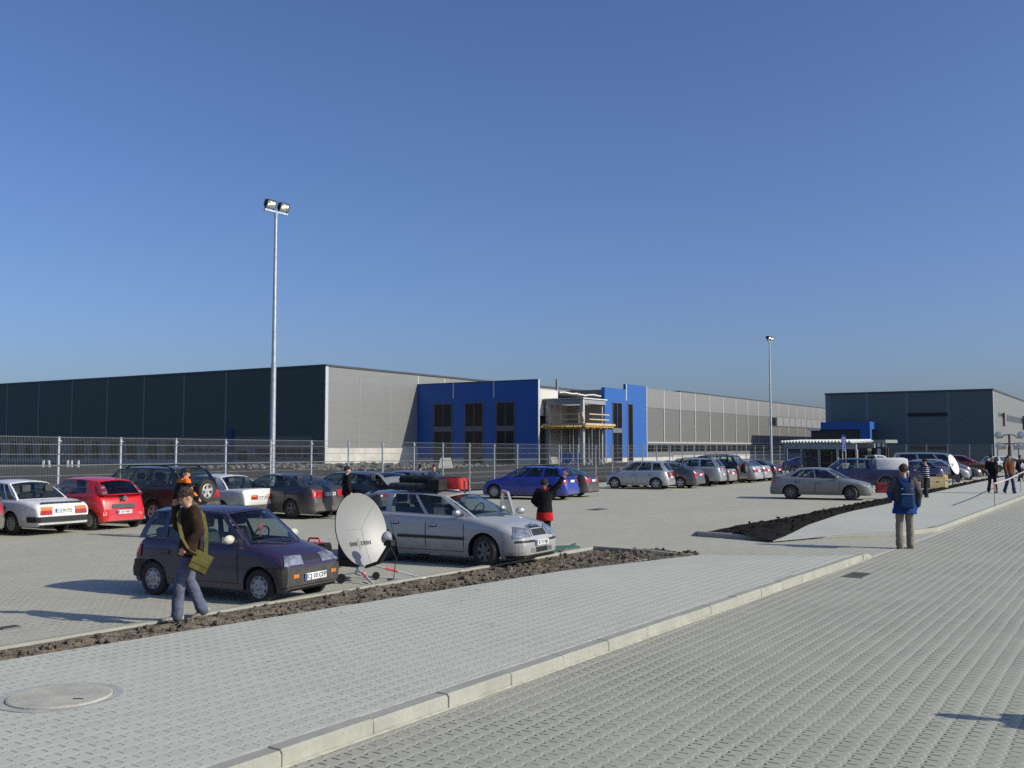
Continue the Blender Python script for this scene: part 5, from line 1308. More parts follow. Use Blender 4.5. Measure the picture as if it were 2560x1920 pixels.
def person(label, at, head, h=1.78, pose=None, top=JET, legs=DENIM, shoes=None, hair=HAIR, hem=.90, puff=.02, look=0.0, nod=0.0, hands=('relaxed', 'relaxed'), vox=.017, cut='short', group=None, flare=1.0, collar=None, shoe_m=None, z=0.0):
    J = {k: Vector(v) for k, v in BASEJ.items()}
    for k, v in (pose or {}).items(): J[k] = Vector(v)
    p = P(at[0], at[1], z) if not isinstance(at, Vector) else at
    t = thing('person', label, 'person', p, R(head), group); t.scale = (h / 1.78,) * 3
    HM = Matrix.Rotation(R(look), 3, 'Z') @ Matrix.Rotation(R(nod), 3, 'Y')
    def limb(mb, a, b, ra, rb): mb.tube(a, b, ra, rb, 12); mb.ball(a, ra, 12); mb.ball(b, rb, 12)
    def torso(mb, g, lo=None):
        # elliptical rings from hem to neck along pelvis-waist-chest-neck
        ys = (J['sL'] - J['sR']); ys.z *= 1; side = ys.normalized(); fw = side.cross(Vector((0, 0, 1))).normalized()
        st = [(J['pelvis'] + Vector((0, 0, -.06)), .115, .165), (J['pelvis'], .125, .17), (J['waist'], .105, .148), (J['chest'], .12, .172),
              ((J['sL'] + J['sR']) / 2 + Vector((0, 0, -.04)), .10, .185), ((J['sL'] + J['sR']) / 2 + Vector((0, 0, .03)), .075, .13), (J['neck'], .055, .058)]
        if lo is not None:
            st[0] = (Vector((J['pelvis'].x, J['pelvis'].y, lo)), .125 * flare, .178 * flare)
            if lo > J['pelvis'].z: st.pop(1)
        rings = []
        for c, rx, ry in st: rings.append([c + fw * (rx + g) * math.cos(a) + side * (ry + g) * math.sin(a) for a in [2 * math.pi * i / 20 for i in range(20)]])
        mb.loft(rings)
    # ---- body: one skin surface
    b = MB(); torso(b, -.012)
    limb(b, J['neck'] - Vector((0, 0, .05)), J['head'] - Vector((.01, 0, .06)), .055, .05)
    hc = J['head']
    b.ball(hc + HM @ Vector((-.012, 0, .035)), (.098, .078, .092), 18, M=HM)
    rings = []
    for zz, rx, ry, xo in ((.05, .085, .074, .0), (.0, .088, .072, .008), (-.04, .082, .064, .014), (-.08, .066, .050, .022), (-.112, .040, .034, .034)):
        rings.append([hc + HM @ Vector((xo + rx * math.cos(a), ry * math.sin(a), zz)) for a in [2 * math.pi * i / 16 for i in range(16)]])
    b.loft(rings)
    b.ball(hc + HM @ Vector((.103, 0, -.022)), (.020, .015, .026), 8, M=HM); b.ball(hc + HM @ Vector((.085, 0, .012)), (.02, .012, .03), 8, M=HM)
    for s in (1, -1):
        b.ball(hc + HM @ Vector((-.012, s * .078, -.012)), (.024, .012, .034), 8, M=HM)
        S = 'L' if s > 0 else 'R'
        limb(b, J['s' + S], J['e' + S], .050, .040); limb(b, J['e' + S], J['w' + S], .040, .028)
        limb(b, J['h' + S], J['k' + S], .080, .055); limb(b, J['k' + S], J['a' + S], .055, .038)
        # hand: palm, four fingers, thumb
        w = J['w' + S]; d = (w - J['e' + S]).normalized(); mode = hands[0 if s > 0 else 1]
        up = Vector((0, s, 0)) if abs(d.y) < .8 else Vector((0, 0, 1))
        n = (up - d * up.dot(d)).normalized()          # back of the hand outwards
        sp = d.cross(n).normalized() * (1 if s > 0 else -1)   # across the knuckles
        if mode == 'wave': n, sp = Vector((1, 0, 0)).cross(d).normalized(), Vector((-1, 0, 0)); n, sp = sp, n
        if mode != 'hidden':
            pm = MB(); M3 = Matrix((d, sp, n)).transposed()
            b.ball(w + d * .05, (.055, .042, .019), 10, M=M3); b.tube(w - d * .01, w + d * .03, .028, .030)
            L4 = (.070, .080, .075, .058) if mode != 'wave' else (.12, .135, .125, .10); fr_ = 1.0 if mode != 'wave' else 1.5
            for i in range(4):
                base = w + d * .09 + sp * (.028 - .0187 * i)
                cur = {'relaxed': .5, 'wave': .02, 'grip': 1.3, 'phone': 1.1}[mode]; fan = (.48 - .32 * i) if mode == 'wave' else .04 - .027 * i
                dd = (d + sp * fan).normalized(); q = base
                for k, f in enumerate((.45, .32, .23)):
                    ang = cur * (.5 + .55 * k); dv = (dd * math.cos(ang) - n * math.sin(ang)).normalized()
                    q2 = q + dv * L4[i] * f * 1.15; b.tube(q, q2, (.0105 - .001 * k) * fr_, (.0095 - .001 * k) * fr_, 8); b.ball(q2, (.0095 - .001 * k) * fr_, 8); q = q2
            tb = w + d * .03 + sp * .032; tv = (d * .75 + sp * (.75 if mode == 'wave' else .4) - n * .35).normalized()
            b.tube(tb, tb + tv * .035, .013, .011, 8); b.tube(tb + tv * .035, tb + tv * .035 + (tv + d * .3).normalized() * .03, .011, .009, 8); b.ball(tb + tv * .06, .009, 8)
    def rm(mb, nm, v, it=4):
        me = mb.mesh(nm, [SKIN], 0)
        me = evaluated(nm, me, [('REMESH', dict(mode='VOXEL', voxel_size=v)), ('SMOOTH', dict(iterations=it, factor=.5))])
        me.polygons.foreach_set('use_smooth', [True] * len(me.polygons)); return me
    def put(nm, mb, m, v, it=4, par=t):
        me = rm(mb, nm, v, it)
        if nm in ('trousers', 'jacket') and v < .02:
            for q in me.vertices:
                c_ = q.co; w_ = noise.noise(Vector((c_.x * 7, c_.y * 7, c_.z * 11 + head))) * .011 + noise.noise(Vector((c_.x * 16 + c_.z * 9, c_.y * 16, c_.z * 20))) * .006
                q.co = c_ + q.normal * w_
        me.update()
        if True: pass
        me = me; me.materials.clear(); me.materials.append(m); return link(nm, me, par)
    put('body', b, SKIN, min(vox, .0125), 2)
    # ---- trousers
    b = MB()
    rings = []
    for S in 'LR':
        limb(b, J['h' + S], J['k' + S], .098, .075); limb(b, J['k' + S], J['a' + S] + Vector((0, 0, -.02)), .075, .083)
    b.ball(J['pelvis'], (.135, .175, .12), 14); limb(b, J['hL'], J['hR'], .11, .11)
    put('trousers', b, legs, vox)
    # ---- shoes
    for S in 'LR':
        a = J['a' + S]; k = J['k' + S]; up = (k - a).normalized(); fw = Vector((1, 0, 0)) - up * up.x * .75; fw.normalize()
        sb = MB(); rr = []
        for u, w_, hh in ((-.085, .030, .075), (-.05, .040, .085), (.02, .042, .085), (.09, .046, .06), (.15, .043, .048), (.19, .024, .03)):
            c = a + fw * u - up * .055
            rr.append([c + Vector((0, w_ * math.cos(q), 0)) + up * (hh / 2 + hh / 2 * math.sin(q) - .03) for q in [2 * math.pi * i / 10 for i in range(10)]])
        sb.loft(rr); sb.build('shoe', shoe_m or BLACK, t, 60)
    # ---- jacket
    b = MB(); torso(b, puff, hem)
    for S in 'LR':
        limb(b, J['s' + S], J['e' + S], .068 + puff * .6, .056 + puff * .6); limb(b, J['e' + S], J['w' + S].lerp(J['e' + S], .04), .056 + puff * .6, .046 + puff * .4)
    b.tube(J['neck'] - Vector((0, 0, .06)), J['neck'] + Vector((0, 0, .015)), .085, .072, 16)
    tops = top if isinstance(top, tuple) else (top,)
    jk = put('jacket', b, tops[0], vox)
    if len(tops) > 1:
        jk.data.materials.append(tops[1])
        for f in jk.data.polygons:
            if tops[2](f.center): f.material_index = 1
    if collar: c = MB(); c.tube(J['neck'] - Vector((0, 0, .05)), J['neck'] + Vector((0, 0, .04)), .088, .080, 16, cap=False); c.build('collar', collar, t, 60)
    # ---- hair and brows
    b = MB()
    for i in range(9):
        for j in range(16):
            pass
    th_f = 1.0 if cut == 'short' else 1.35
    n, m = 12, 28; vs = []
    for i in range(n + 1):
        for j in range(m):
            ph = 2 * math.pi * j / m; back = (1 - math.cos(ph)) / 2
            jag = noise.noise(Vector((math.cos(ph) * 4.3, math.sin(ph) * 4.3, 9 + head)))
            lim = (lerp(1.05, 2.3, back ** .62) + .22 * jag) * (1.0 if cut != 'cropped' else .93); th = lim * i / n
            wob = 1 + .12 * noise.noise(Vector((math.cos(ph) * 5, math.sin(ph) * 5, i * 1.6 + head))) - .145 * (i / n) ** 2
            k = 1.17 * wob * (1 if i < n else .96)
            vs.append(hc + HM @ Vector((-.016 + .100 * k * math.sin(th) * math.cos(ph), .082 * k * math.sin(th) * math.sin(ph), .035 + .097 * k * math.cos(th))))
    b.add(vs, [(i * m + j, (i + 1) * m + j, (i + 1) * m + (j + 1) % m, i * m + (j + 1) % m) for i in range(n) for j in range(m)])
    if vox <= .017 and hair is not SKIN:
        rnd = random.Random(int(head) + 5)
        for _ in range(150):
            ph = rnd.uniform(-math.pi, math.pi); back = (1 - math.cos(ph)) / 2; lim = lerp(1.12, 2.15, back ** .62)
            th = lim * rnd.random() ** .6 * 1.04; dv = Vector((math.sin(th) * math.cos(ph), math.sin(th) * math.sin(ph), math.cos(th)))
            c0 = hc + HM @ Vector((-.016 + .105 * dv.x, .086 * dv.y, .035 + .102 * dv.z)); dn = (HM @ (dv * .55 + Vector((rnd.uniform(-.4, .5), rnd.uniform(-.4, .4), -.55)))).normalized()
            b.tube(c0 - dn * .012, c0 + dn * rnd.uniform(.018, .038), .012, .002, 5, cap=False)
    b.build('hair', hair, t, 60)
    b = MB()
    for s in (1, -1):
        b.ball(hc + HM @ Vector((.083, s * .032, .012)), (.006, .011, .005), 8, M=HM, mi=0); b.ball(hc + HM @ Vector((.086, s * .034, .032)), (.006, .020, .004), 8, M=HM, mi=0)
    b.ball(hc + HM @ Vector((.090, 0, -.060)), (.006, .022, .005), 8, M=HM, mi=1)
    b.build('face_features', [hair if hair is not SKIN else HAIR, mat('lips', (.30, .10, .085), .5)], t, 60)
    return t, J, HM
walkA = dict(kL=(.14, .10, .50), aL=(.22, .10, .095), kR=(-.02, -.10, .49), aR=(-.24, -.10, .12), hL=(.0, .09, .92), eL=(-.10, .24, 1.19), wL=(-.06, .24, .95), eR=(.04, -.24, 1.18), wR=(.18, -.23, .98))
# man on the phone (walking along the soil strip, seen from his right front)
BROWN = cloth('brown_corduroy', (.030, .017, .011), .35)
ph, PJ, PHM = person('man in brown jacket walking with bowed head, hand at his face and green bag', (472, 1547), -150, 1.75, z=.07,
    pose=dict(head=(.065, 0, 1.63), neck=(.015, 0, 1.49), chest=(-.005, 0, 1.30), kL=(.15, .10, .50), aL=(.17, .09, .085), kR=(-.03, -.09, .48), aR=(-.20, -.09, .11),
              eL=(-.06, .25, 1.18), wL=(.10, .24, .98), eR=(.10, -.30, 1.22), wR=(.17, -.16, 1.50)),
    top=BROWN, legs=GREYJ, hair=HAIR2, hem=.84, puff=.032, nod=32, hands=('grip', 'phone'), vox=.014, shoe_m=mat('beige_trainers', (.30, .27, .21), .8, var=.4, scale=25))
OLIVE = cloth('olive_canvas', (.085, .078, .022), .25); OLIVE2 = cloth('olive_strap', (.10, .092, .028), .2)
bagt = thing('shoulder_bag', 'olive green canvas shoulder bag hanging on its strap from the man in brown', 'bag', ph.location, ph.rotation_euler.z)
bagt.scale = ph.scale
b = MB(); Mx = Matrix.Rotation(R(18), 3, 'X') @ Matrix.Rotation(R(-30), 3, 'Y')
b.loft([[Vector((-.06, .33, .78)) + Mx @ Matrix.Scale(.74, 3) @ Vector((x * k, y, z * k)) for x, z in ((-.17, -.16), (-.15, -.18), (.15, -.18), (.17, -.16), (.17, .17), (-.17, .17))] for y, k in ((-.04, .93), (-.02, 1), (.03, 1), (.05, .92))])
b.build('pouch', OLIVE, bagt, 30)
b = MB(); b.loft([[Vector((-.06, .33, .78)) + Mx @ Matrix.Scale(.74, 3) @ Vector((x, y, z)) for x, z in ((-.165, -.06), (.165, -.06), (.172, .176), (-.172, .176))] for y in (.052, .062)]); b.build('flap', OLIVE, bagt, 0)
b = MB(); pts = [(-.02, .345, .89), (.10, .34, .97), (.16, .26, 1.10), (.175, .14, 1.25), (.165, .0, 1.38), (.12, -.09, 1.47), (.02, -.11, 1.515), (-.08, -.06, 1.50), (-.15, .05, 1.40), (-.17, .16, 1.2), (-.15, .27, 1.02), (-.13, .335, .86)]
for p, q in zip(pts, pts[1:]): b.bar(p, q, .05, .012)
b.build('strap', OLIVE2, bagt, 0)
b = MB(); b.lathe([(.036, -.01), (.036, .01)], 14, 0, 'Z', (.115, .24, 1.00)); b.box((.115, .275, 1.0), (.03, .012, .03), 1); b.build('wrist_watch', [BLACK, CHROME], ph)
b = MB(); b.ball(PJ['neck'] + Vector((-.06, 0, -.01)), (.10, .12, .06), 12); b.build('hood', cloth('grey_brown_hood', (.07, .055, .04)), ph)
# man in the black and orange jacket at the off-roader
ORANGE = cloth('signal_orange', (.85, .16, .02), .08)
def orange(c): return c.z > 1.375 or (abs(c.y) > .20 and 1.05 < c.z < 1.26)
person('man in black work jacket with bright orange shoulders, bent at the off-roader tail', (447, 1345), 40, 1.84,
    pose=dict(head=(.16, 0, 1.60), neck=(.11, 0, 1.46), chest=(.06, 0, 1.28), sL=(.10, .20, 1.41), sR=(.10, -.20, 1.41), eL=(.06, .29, 1.15), wL=(.26, .25, 1.0), eR=(.16, -.30, 1.14), wR=(.36, -.24, .98)),
    top=(JET, ORANGE, orange), legs=JET, cut='cropped', puff=.035, nod=22, hem=.86)
# man at the raised tailgate
person('man in black jacket standing by the raised tailgate, seen from behind', (866, 1298), 25, 1.70, top=JET, legs=JET, look=-20, hem=.80, puff=.035, group=None)
# two by the fence
person('man in olive jacket standing by the fence with his back turned', (1050, 1266), 100, 1.63, top=cloth('olive_jacket', (.055, .052, .036)), legs=JET, cut='cropped', vox=.022)
person('person with a dark fringe in a black jacket, facing the camera by the fence', (1085, 1266), -95, 1.62, top=JET, legs=JET, vox=.022, nod=15, cut='long')
# waving man
REDJ = cloth('red_pullover', (.42, .015, .018), .15)
person('person in black jacket over a long red pullover waving the right arm', (1362, 1364), 70, 1.57,
    pose=dict(sR=(0, -.19, 1.46), eR=(.02, -.36, 1.60), wR=(.03, -.50, 1.82), eL=(-.04, .30, 1.20), wL=(.10, .22, 1.05), kL=(.03, .09, .5), kR=(.0, -.09, .5)),
    top=(JET, REDJ, lambda c: c.z < .90), legs=JET, hem=.66, puff=.045, hands=('relaxed', 'wave'), collar=REDJ, cut='cropped', flare=1.15)
# backpacker
GRJ = cloth('grey_outdoor_jacket', (.075, .072, .068), .2); BLJ = cloth('bright_blue_fleece', (.010, .045, .19), .2)
KHAKI = cloth('khaki_trousers', (.19, .17, .135), .15)
bp, BJ, _ = person('man with a blue backpack, grey and blue jacket and khaki trousers walking away', (2264, 1372), 78, 1.93,
    pose=dict(kL=(.03, .11, .50), aL=(-.04, .12, .10), kR=(.05, -.10, .50), aR=(.06, -.11, .085), eL=(-.03, .29, 1.18), wL=(.14, .24, 1.05), eR=(-.02, -.29, 1.16), wR=(.05, -.27, .92)),
    top=(GRJ, BLJ, lambda c: (c.z < .98 or (c.z > 1.40 and abs(c.y) < .13) or (abs(c.y) > .22 and c.y > 0 and c.z < 1.2))), legs=KHAKI, hair=HAIR2, hem=.74, puff=.045, flare=1.2, cut='long', shoe_m=mat('brown_boots', (.12, .08, .05), .8))
pkb = thing('backpack', 'blue and dark backpack on the back of the man in khaki trousers', 'backpack', bp.location, bp.rotation_euler.z); pkb.scale = bp.scale
b = MB(); rr = []
for zz, x, y in ((.86, .03, .12), (.88, .10, .155), (.98, .13, .17), (1.2, .13, .165), (1.34, .10, .14), (1.40, .04, .10)):
    rr.append([Vector((-.21 + .08 - x + x * math.cos(a) * 1.0 - .02, y * (abs(math.sin(a)) ** .7) * (1 if math.sin(a) > 0 else -1), zz)) for a in [2 * math.pi * i / 16 for i in range(16)]])
b.loft(rr); b.build('main_bag', cloth('navy_pack', (.012, .030, .075), .2), pkb, 60)
b = MB(); b.loft([[Vector((-.36 - x, y * k, zz)) for y, zz in ((-.12, .90), (.12, .90), (.13, 1.0), (.11, 1.12), (-.11, 1.12), (-.13, 1.0))] for x, k in ((-.03, 1), (.03, .98), (.055, .85))]); b.build('front_pocket', cloth('mid_blue_pack', (.015, .05, .14), .2), pkb, 40)
b = MB()
for s in (1, -1): b.path([(-.16, s * .10, 1.38), (-.05, s * .12, 1.53), (.10, s * .13, 1.44), (.15, s * .15, 1.25), (.02, s * .22, 1.05), (-.14, s * .14, .95)], .02, 6)
b.build('strap', cloth('pack_strap', (.02, .025, .035)), pkb)
b = MB()
for z1 in (1.17, 1.28): b.bar((-.40 + (z1 - 1.17) * .4, -.12, z1), (-.40 + (z1 - 1.17) * .4, .12, z1), .02, .015)
b.build('reflective_piping', mat('pale_piping', (.35, .45, .55), .5), pkb)
# man in striped jersey
STR_A = cloth('navy_jersey', (.012, .013, .022)); STR_B = cloth('white_stripe', (.52, .50, .52), .1)
person('man in a black and white striped jersey reaching into the blue hatchback', (2317, 1249), 160, 1.80,
    pose=dict(eR=(.10, -.26, 1.22), wR=(.33, -.20, 1.26), eL=(.02, .26, 1.2), wL=(.2, .22, 1.1), head=(.05, 0, 1.645), kL=(.05, .12, .5), aL=(.02, .14, .085)),
    top=(STR_A, STR_B, lambda c: (c.z * 11.5) % 1 < .34), legs=cloth('dark_jeans', (.015, .02, .035)), hem=.93, puff=.015, nod=20, vox=.014, shoe_m=mat('white_shoes', (.5, .5, .5), .7))
# two men walking towards the camera
person('man in black jacket holding papers, walking towards the camera on the pavement', (2481, 1232), -100, 1.80, pose=walkA, top=(JET, cloth('white_papers', (.5, .52, .55), .05), lambda c: c.y < -.235 and .98 < c.z < 1.10), legs=cloth('dark_trousers', (.02, .02, .03)), look=25, hem=.85, puff=.045, vox=.018, z=.12)
person('man in rust brown jacket and blue jeans walking beside the man in black', (2524, 1233), -85, 1.80, pose={k: ((v[0], -v[1], v[2]) if False else v) for k, v in walkA.items()}, top=cloth('rust_jacket', (.13, .045, .018)), legs=DENIM, hem=.92, puff=.04, vox=.018, z=.12)
# by the shelter
person('bald man in black coat standing before the glass shelter', (2085, 1192), -95, 1.80, top=JET, legs=JET, hair=SKIN, hem=.7, puff=.045, vox=.03)
person('person in black jacket left of the navy pickup cab', (2117, 1192), -80, 1.72, top=JET, legs=JET, vox=.03, hem=.85)
person('dark haired person close behind the person in black by the pickup', (2126, 1190), -120, 1.72, top=cloth('maroon_dark', (.05, .015, .015)), legs=JET, vox=.03, hem=.85)
person('woman in red jacket standing before the entrance kiosk, above the white pickup', (2194, 1187), 170, 1.80, top=cloth('crimson_jacket', (.30, .015, .03)), legs=JET, vox=.03, hem=.8, cut='long')
person('dark clothed person standing close to the glass front of the entrance kiosk', (2158, 1186), 120, 1.80, top=JET, legs=JET, vox=.03)

person('person on the road outside the right edge whose shadow falls in the bottom corner', Vector((6.60, 7.85, 0)), 160, 1.74, top=JET, legs=JET, vox=.03)
# ---------------------------------------------------------------- satellite dish beside the estate
ALU = mat('aluminium_tube', (.62, .62, .60), .5, .25, var=.1)
DISHM = mat('dish_grey', (.25, .25, .242), .5, .2, var=.04, scale=2)
PINK = mat('pink_tape', (.75, .10, .16), .6, var=.1)
def dish(name, label, at, az_, el, ry, rz_, depth, hub, m, back=BLACK):
    """at: ground point; az_/el: where the bowl looks; hub: centre height"""
    p = at; t = thing(name, label, 'satellite dish', (p.x, p.y, 0))
    d = Vector((math.cos(R(az_)) * math.cos(R(el)), math.sin(R(az_)) * math.cos(R(el)), math.sin(R(el))))
    s = Vector((0, 0, 1)).cross(d).normalized(); u = d.cross(s); c = Vector((0, 0, hub))
    M = Matrix((d, s, u)).transposed()
    b = MB(); n, k = 48, 10
    vs = [c + M @ Vector((0, 0, 0))]
    for i in range(1, k + 1):
        q = i / k
        for j in range(n):
            a = 2 * math.pi * j / n; vs.append(c + M @ Vector((depth * q * q, ry * q * math.cos(a), rz_ * q * math.sin(a))))
    fs = [(0, 1 + j, 1 + (j + 1) % n) for j in range(n)]
    for i in range(k - 1): fs += [(1 + i * n + j, 1 + (i + 1) * n + j, 1 + (i + 1) * n + (j + 1) % n, 1 + i * n + (j + 1) % n) for j in range(n)]
    b.add(vs, fs, 0)
    # dark outer shell and rim
    o = len(vs); vs2 = [v - d * .025 for v in vs[1 + (k - 1) * n:]]; e = vs[1 + (k - 1) * n:]
    b.loft([e, vs2], 1, False)
    b.add([v - d * .02 for v in vs], fs, 1)
    b.build('reflector', [m, back], t, 50)
    return t, c, M, d, s, u
dp = P(893, 1449)
t, c, M, d, s, u = dish('satellite_dish', 'large grey satellite dish on a folding tube stand between the purple and silver cars', dp, -38, 14, .60, .655, .11, .86, DISHM)
# panel joints in the bowl
b = MB(); surf = lambda y, z: c + M @ Vector((.11 * ((y / .60) ** 2 + (z / .655) ** 2) + .003, y, z))
def dline(y0, z0, y1, z1):
    pts = [surf(lerp(y0, y1, i / 10), lerp(z0, z1, i / 10)) for i in range(11)]
    for p, q in zip(pts, pts[1:]): b.bar(p, q, .005, .002)
dline(-.30, .02, .08, .02); dline(.08, .02, .40, .42); dline(.10, .02, .10, -.60)
b.build('panel_joint', mat('joint_grey', (.16, .16, .16), .5), t, 0)
lg = MB(); lm = []
def dtext(txt, y, z, size):
    me = textmesh(txt, size, .002); me.materials.append(INK); o = link('lettering', me, t)
    p0 = surf(y, z); o.location = p0 + d * .012; X = s; Z = d; Y = u
    Z = (surf(y + .05, z) - surf(y - .05, z)).cross(surf(y, z + .05) - surf(y, z - .05)).normalized(); Y = (surf(y, z + .05) - surf(y, z - .05)).normalized(); X = Y.cross(Z)
    o.rotation_euler = Matrix((X, Y, Z)).transposed().to_euler()
dtext('SWE', -.175, -.24, .105); dtext('DISH', .125, -.235, .105)
b = MB()
for i in range(6):
    w = (.022, .036, .030, .036, .030, .018)[i]; b.bar(surf(-.035 - w, -.15 - i * .035), surf(-.035 + w, -.15 - i * .035), .014, .004)
b.build('logo_bars', INK, t, 0)
# stand: base box, yoke, feed arm, legs
def W(x, y, z): # x along the look direction on the ground, y to its left
    a = R(-31); return Vector((x * math.cos(a) - y * math.sin(a), x * math.sin(a) + y * math.cos(a), z))
bot = c + M @ Vector((.11, 0, -.655))
b = MB(); b.box(W(-.1, .05, .30), (.42, .50, .12), 0, R(-31)); b.box(W(-.28, .1, .46), (.22, .34, .30), 0, R(-31)); b.bar(W(-.1, 0, .34), c - d * .06 - u * .3, .14, .10); b.bar(W(-.25, 0, .4), c - d * .05, .10, .08)
b.build('mount', BLACK, t, 0)
fh = bot + d * .62 + u * .30 + Vector((0, 0, -.05))
b = MB(); b.bar(bot - d * .05, bot + d * .3 + u * .02, .07, .05); b.bar(bot + d * .3 + u * .02, fh, .07, .06)
b.box(fh + Vector((0, 0, .05)), (.16, .12, .10), 0, R(-31)); b.build('feed_arm', BLACK, t, 0)
b = MB(); fd = (c - fh).normalized(); yv = fd.cross(Vector((0, 0, 1))).normalized(); zv = yv.cross(fd); MM = Matrix((fd, yv, zv)).transposed()
rings = []
for x, r in ((-.04, .03), (.0, .06), (.05, .105), (.08, .115), (.10, .105), (.115, .05)): rings.append([fh + Vector((0, 0, .12)) + MM @ Vector((x, r * math.cos(a), r * math.sin(a))) for a in [2 * math.pi * i / 16 for i in range(16)]])
b.loft(rings); b.build('feed_horn', mat('feed_grey', (.33, .33, .33), .3, .4, var=.1), t, 50)
for pts, tape in (([W(.05, .22, .26), W(1.0, .60, .03), W(1.08, .56, .03), W(1.02, .38, .03), W(.05, .08, .05)], .45), ([W(.0, -.12, .28), W(.80, -.50, .02), W(.35, -.16, .05)], .55), ([W(-.2, .3, .24), W(-.6, .7, .03), W(-.2, .45, .05)], None), ([W(-.2, -.2, .24), W(-.55, -.6, .03), W(-.1, -.35, .05)], None)):
    b = MB(); b.path(pts, .017, 8); b.ball(pts[1], .03, 8); lgo = b.build('leg', ALU, t)
    if tape: b = MB(); b.tube(pts[0].lerp(pts[1], tape - .12), pts[0].lerp(pts[1], tape + .10), .022); b.build('pink_tape', PINK, lgo)
for q in (W(.1, -.55, .085), W(.3, .15, .07), W(-.3, -.5, .085)):
    b = MB(); r = q.z - .003; b.lathe([(.001, -.025), (r, -.025), (r, .025), (.001, .025)], 18, 0, 'Y', q); b.build('castor', BLACK, t)
b = MB(); b.path([fh, fh + Vector((.12, -.02, -.2)), fh + Vector((.08, -.05, -.55)), fh + Vector((.05, -.15, -.72))], .008, 6); b.path([W(-.3, .2, .4), W(-.5, .4, .3), W(-.75, .55, .32)], .008, 6); b.build('cable', BLACK, t)
# red generator
gp = P(790, 1402); g = thing('generator', 'small red and black portable generator behind the purple car bonnet', 'generator', (gp.x, gp.y, 0), R(-20))
b = MB(); b.loft([[(x, y * k, .08 + z * k) for y, z in ((-.15, 0), (.15, 0), (.16, .15), (.13, .30), (-.13, .30), (-.16, .15))] for x, k in ((-.27, .85), (-.22, 1), (.08, 1), (.12, .95))]); b.build('cover', mat('generator_red', (.50, .012, .015), .35, coat=.5), g, 40)
b = MB(); b.loft([[(x, y * k, .08 + z * k) for y, z in ((-.15, 0), (.15, 0), (.16, .15), (.13, .30), (-.13, .30), (-.16, .15))] for x, k in ((.122, .95), (.25, .98), (.30, .8))]); b.build('end_panel', BLACK, g, 40)
b = MB(); b.path([(-.2, 0, .38), (-.16, 0, .46), (.06, 0, .46), (.10, 0, .38)], .02, 8); b.build('handle', mat('generator_handle', (.40, .012, .015), .4), g)
for x in (-.2, .22): b = MB(); b.box((x, 0, .04), (.06, .26, .08)); b.build('foot', BLACK, g, 0)
b = MB(); b.path([Vector((gp.x, gp.y, .2)) + Vector((.25, -.1, 0)), Vector((gp.x, gp.y, .02)) + Vector((.6, -.35, 0)), Vector((dp.x - .35, dp.y + .3, .25))], .012, 6)
tag(b.build('power_cable', mat('cable_grey', (.4, .4, .4), .5), None), 'pale cable running from the red generator to the dish stand', 'cable')
# bits on the ground by the estate's nose
q = P(1405, 1383); b = MB(); b.box((0, 0, .09), (.75, .30, .12), 0); o = b.build('green_case', mat('green_case', (.035, .12, .09), .5), None, 0, (q.x, q.y, 0), R(25)); tag(o, 'flat green case lying at the nose of the silver estate', 'case')
q0, q1 = P(1400, 1392), P(1438, 1375); b = MB(); b.bar(Vector((q0.x, q0.y, .10)), Vector((q1.x, q1.y, .14)), .05, .04); tag(b.build('wooden_batten', mat('grey_batten', (.10, .095, .08), .8), None, 0), 'grey wooden batten lying across the green case', 'batten')
q0, q1 = P(972, 1453), P(993, 1460); b = MB(); b.bar(Vector((q0.x, q0.y, .03)), Vector((q1.x, q1.y, .03)), .06, .04); tag(b.build('dark_stick', BLACK, None, 0), 'short dark stick on the paving beside the dish leg', 'stick')
# ---------------------------------------------------------------- white dish and boxes on the right
wd, c, M, d, s, u = dish('satellite_dish', 'white satellite dish tilted towards the camera, in front of the silver car', P(2382, 1210), -50, 20, .50, .66, .10, 1.20, mat('dish_white', (.62, .60, .60), .4, .1, var=.05), mat('dish_back', (.4, .4, .4), .5))
b = MB(); b.bar(c + M @ Vector((.02, -.35, .08)), c + M @ Vector((.025, .05, .02)), .05, .02); b.bar(c + M @ Vector((.025, .05, .02)), c + M @ Vector((.02, .38, .16)), .05, .02); b.bar(c + M @ Vector((.02, -.3, -.15)), c + M @ Vector((.02, .1, -.02)), .05, .02); b.build('panel_joint', mat('joint_dark', (.18, .17, .17), .6), wd, 0)
b = MB(); b.box((0, 0, .35), (.7, .55, .5)); b.bar((0, 0, .5), c - d * .08, .16, .14); b.build('mount', BLACK, wd, 0)
for a in (20, 140, 260): b = MB(); b.tube((.2 * math.cos(R(a)), .2 * math.sin(R(a)), .3), (.8 * math.cos(R(a)), .8 * math.sin(R(a)), .02), .03); b.build('leg', ALU, wd)
def crate(name, label, cat, at, dim, m, rz=0, lid=None, z=0):
    q = P(at[0], at[1], z); t = thing(name, label, cat, (q.x, q.y, z), R(rz)); b = MB(); x, y, h = dim
    b.box((0, 0, h / 2), (x, y, h)); b.build('case_body', m, t, 0)
    b = MB()
    for sx in (-1, 1):
        for sy in (-1, 1): b.box((sx * (x / 2 - .015), sy * (y / 2 - .015), h / 2), (.05, .05, h + .01))
    b.box((0, 0, h * .72), (x + .012, y + .012, .03)); b.build('edge_trim', lid or ALU, t, 0)
    b = MB(); b.bar((-.1, -y / 2 - .03, h * .6), (.1, -y / 2 - .03, h * .6), .03, .03); b.build('handle', BLACK, t, 0)
crate('equipment_case', 'large tan equipment case beside the striped man', 'case', (2333, 1221), (1.0, .7, .62), mat('tan_case', (.22, .175, .085), .7, var=.15), 20, mat('tan_trim', (.30, .27, .2), .6), .10)
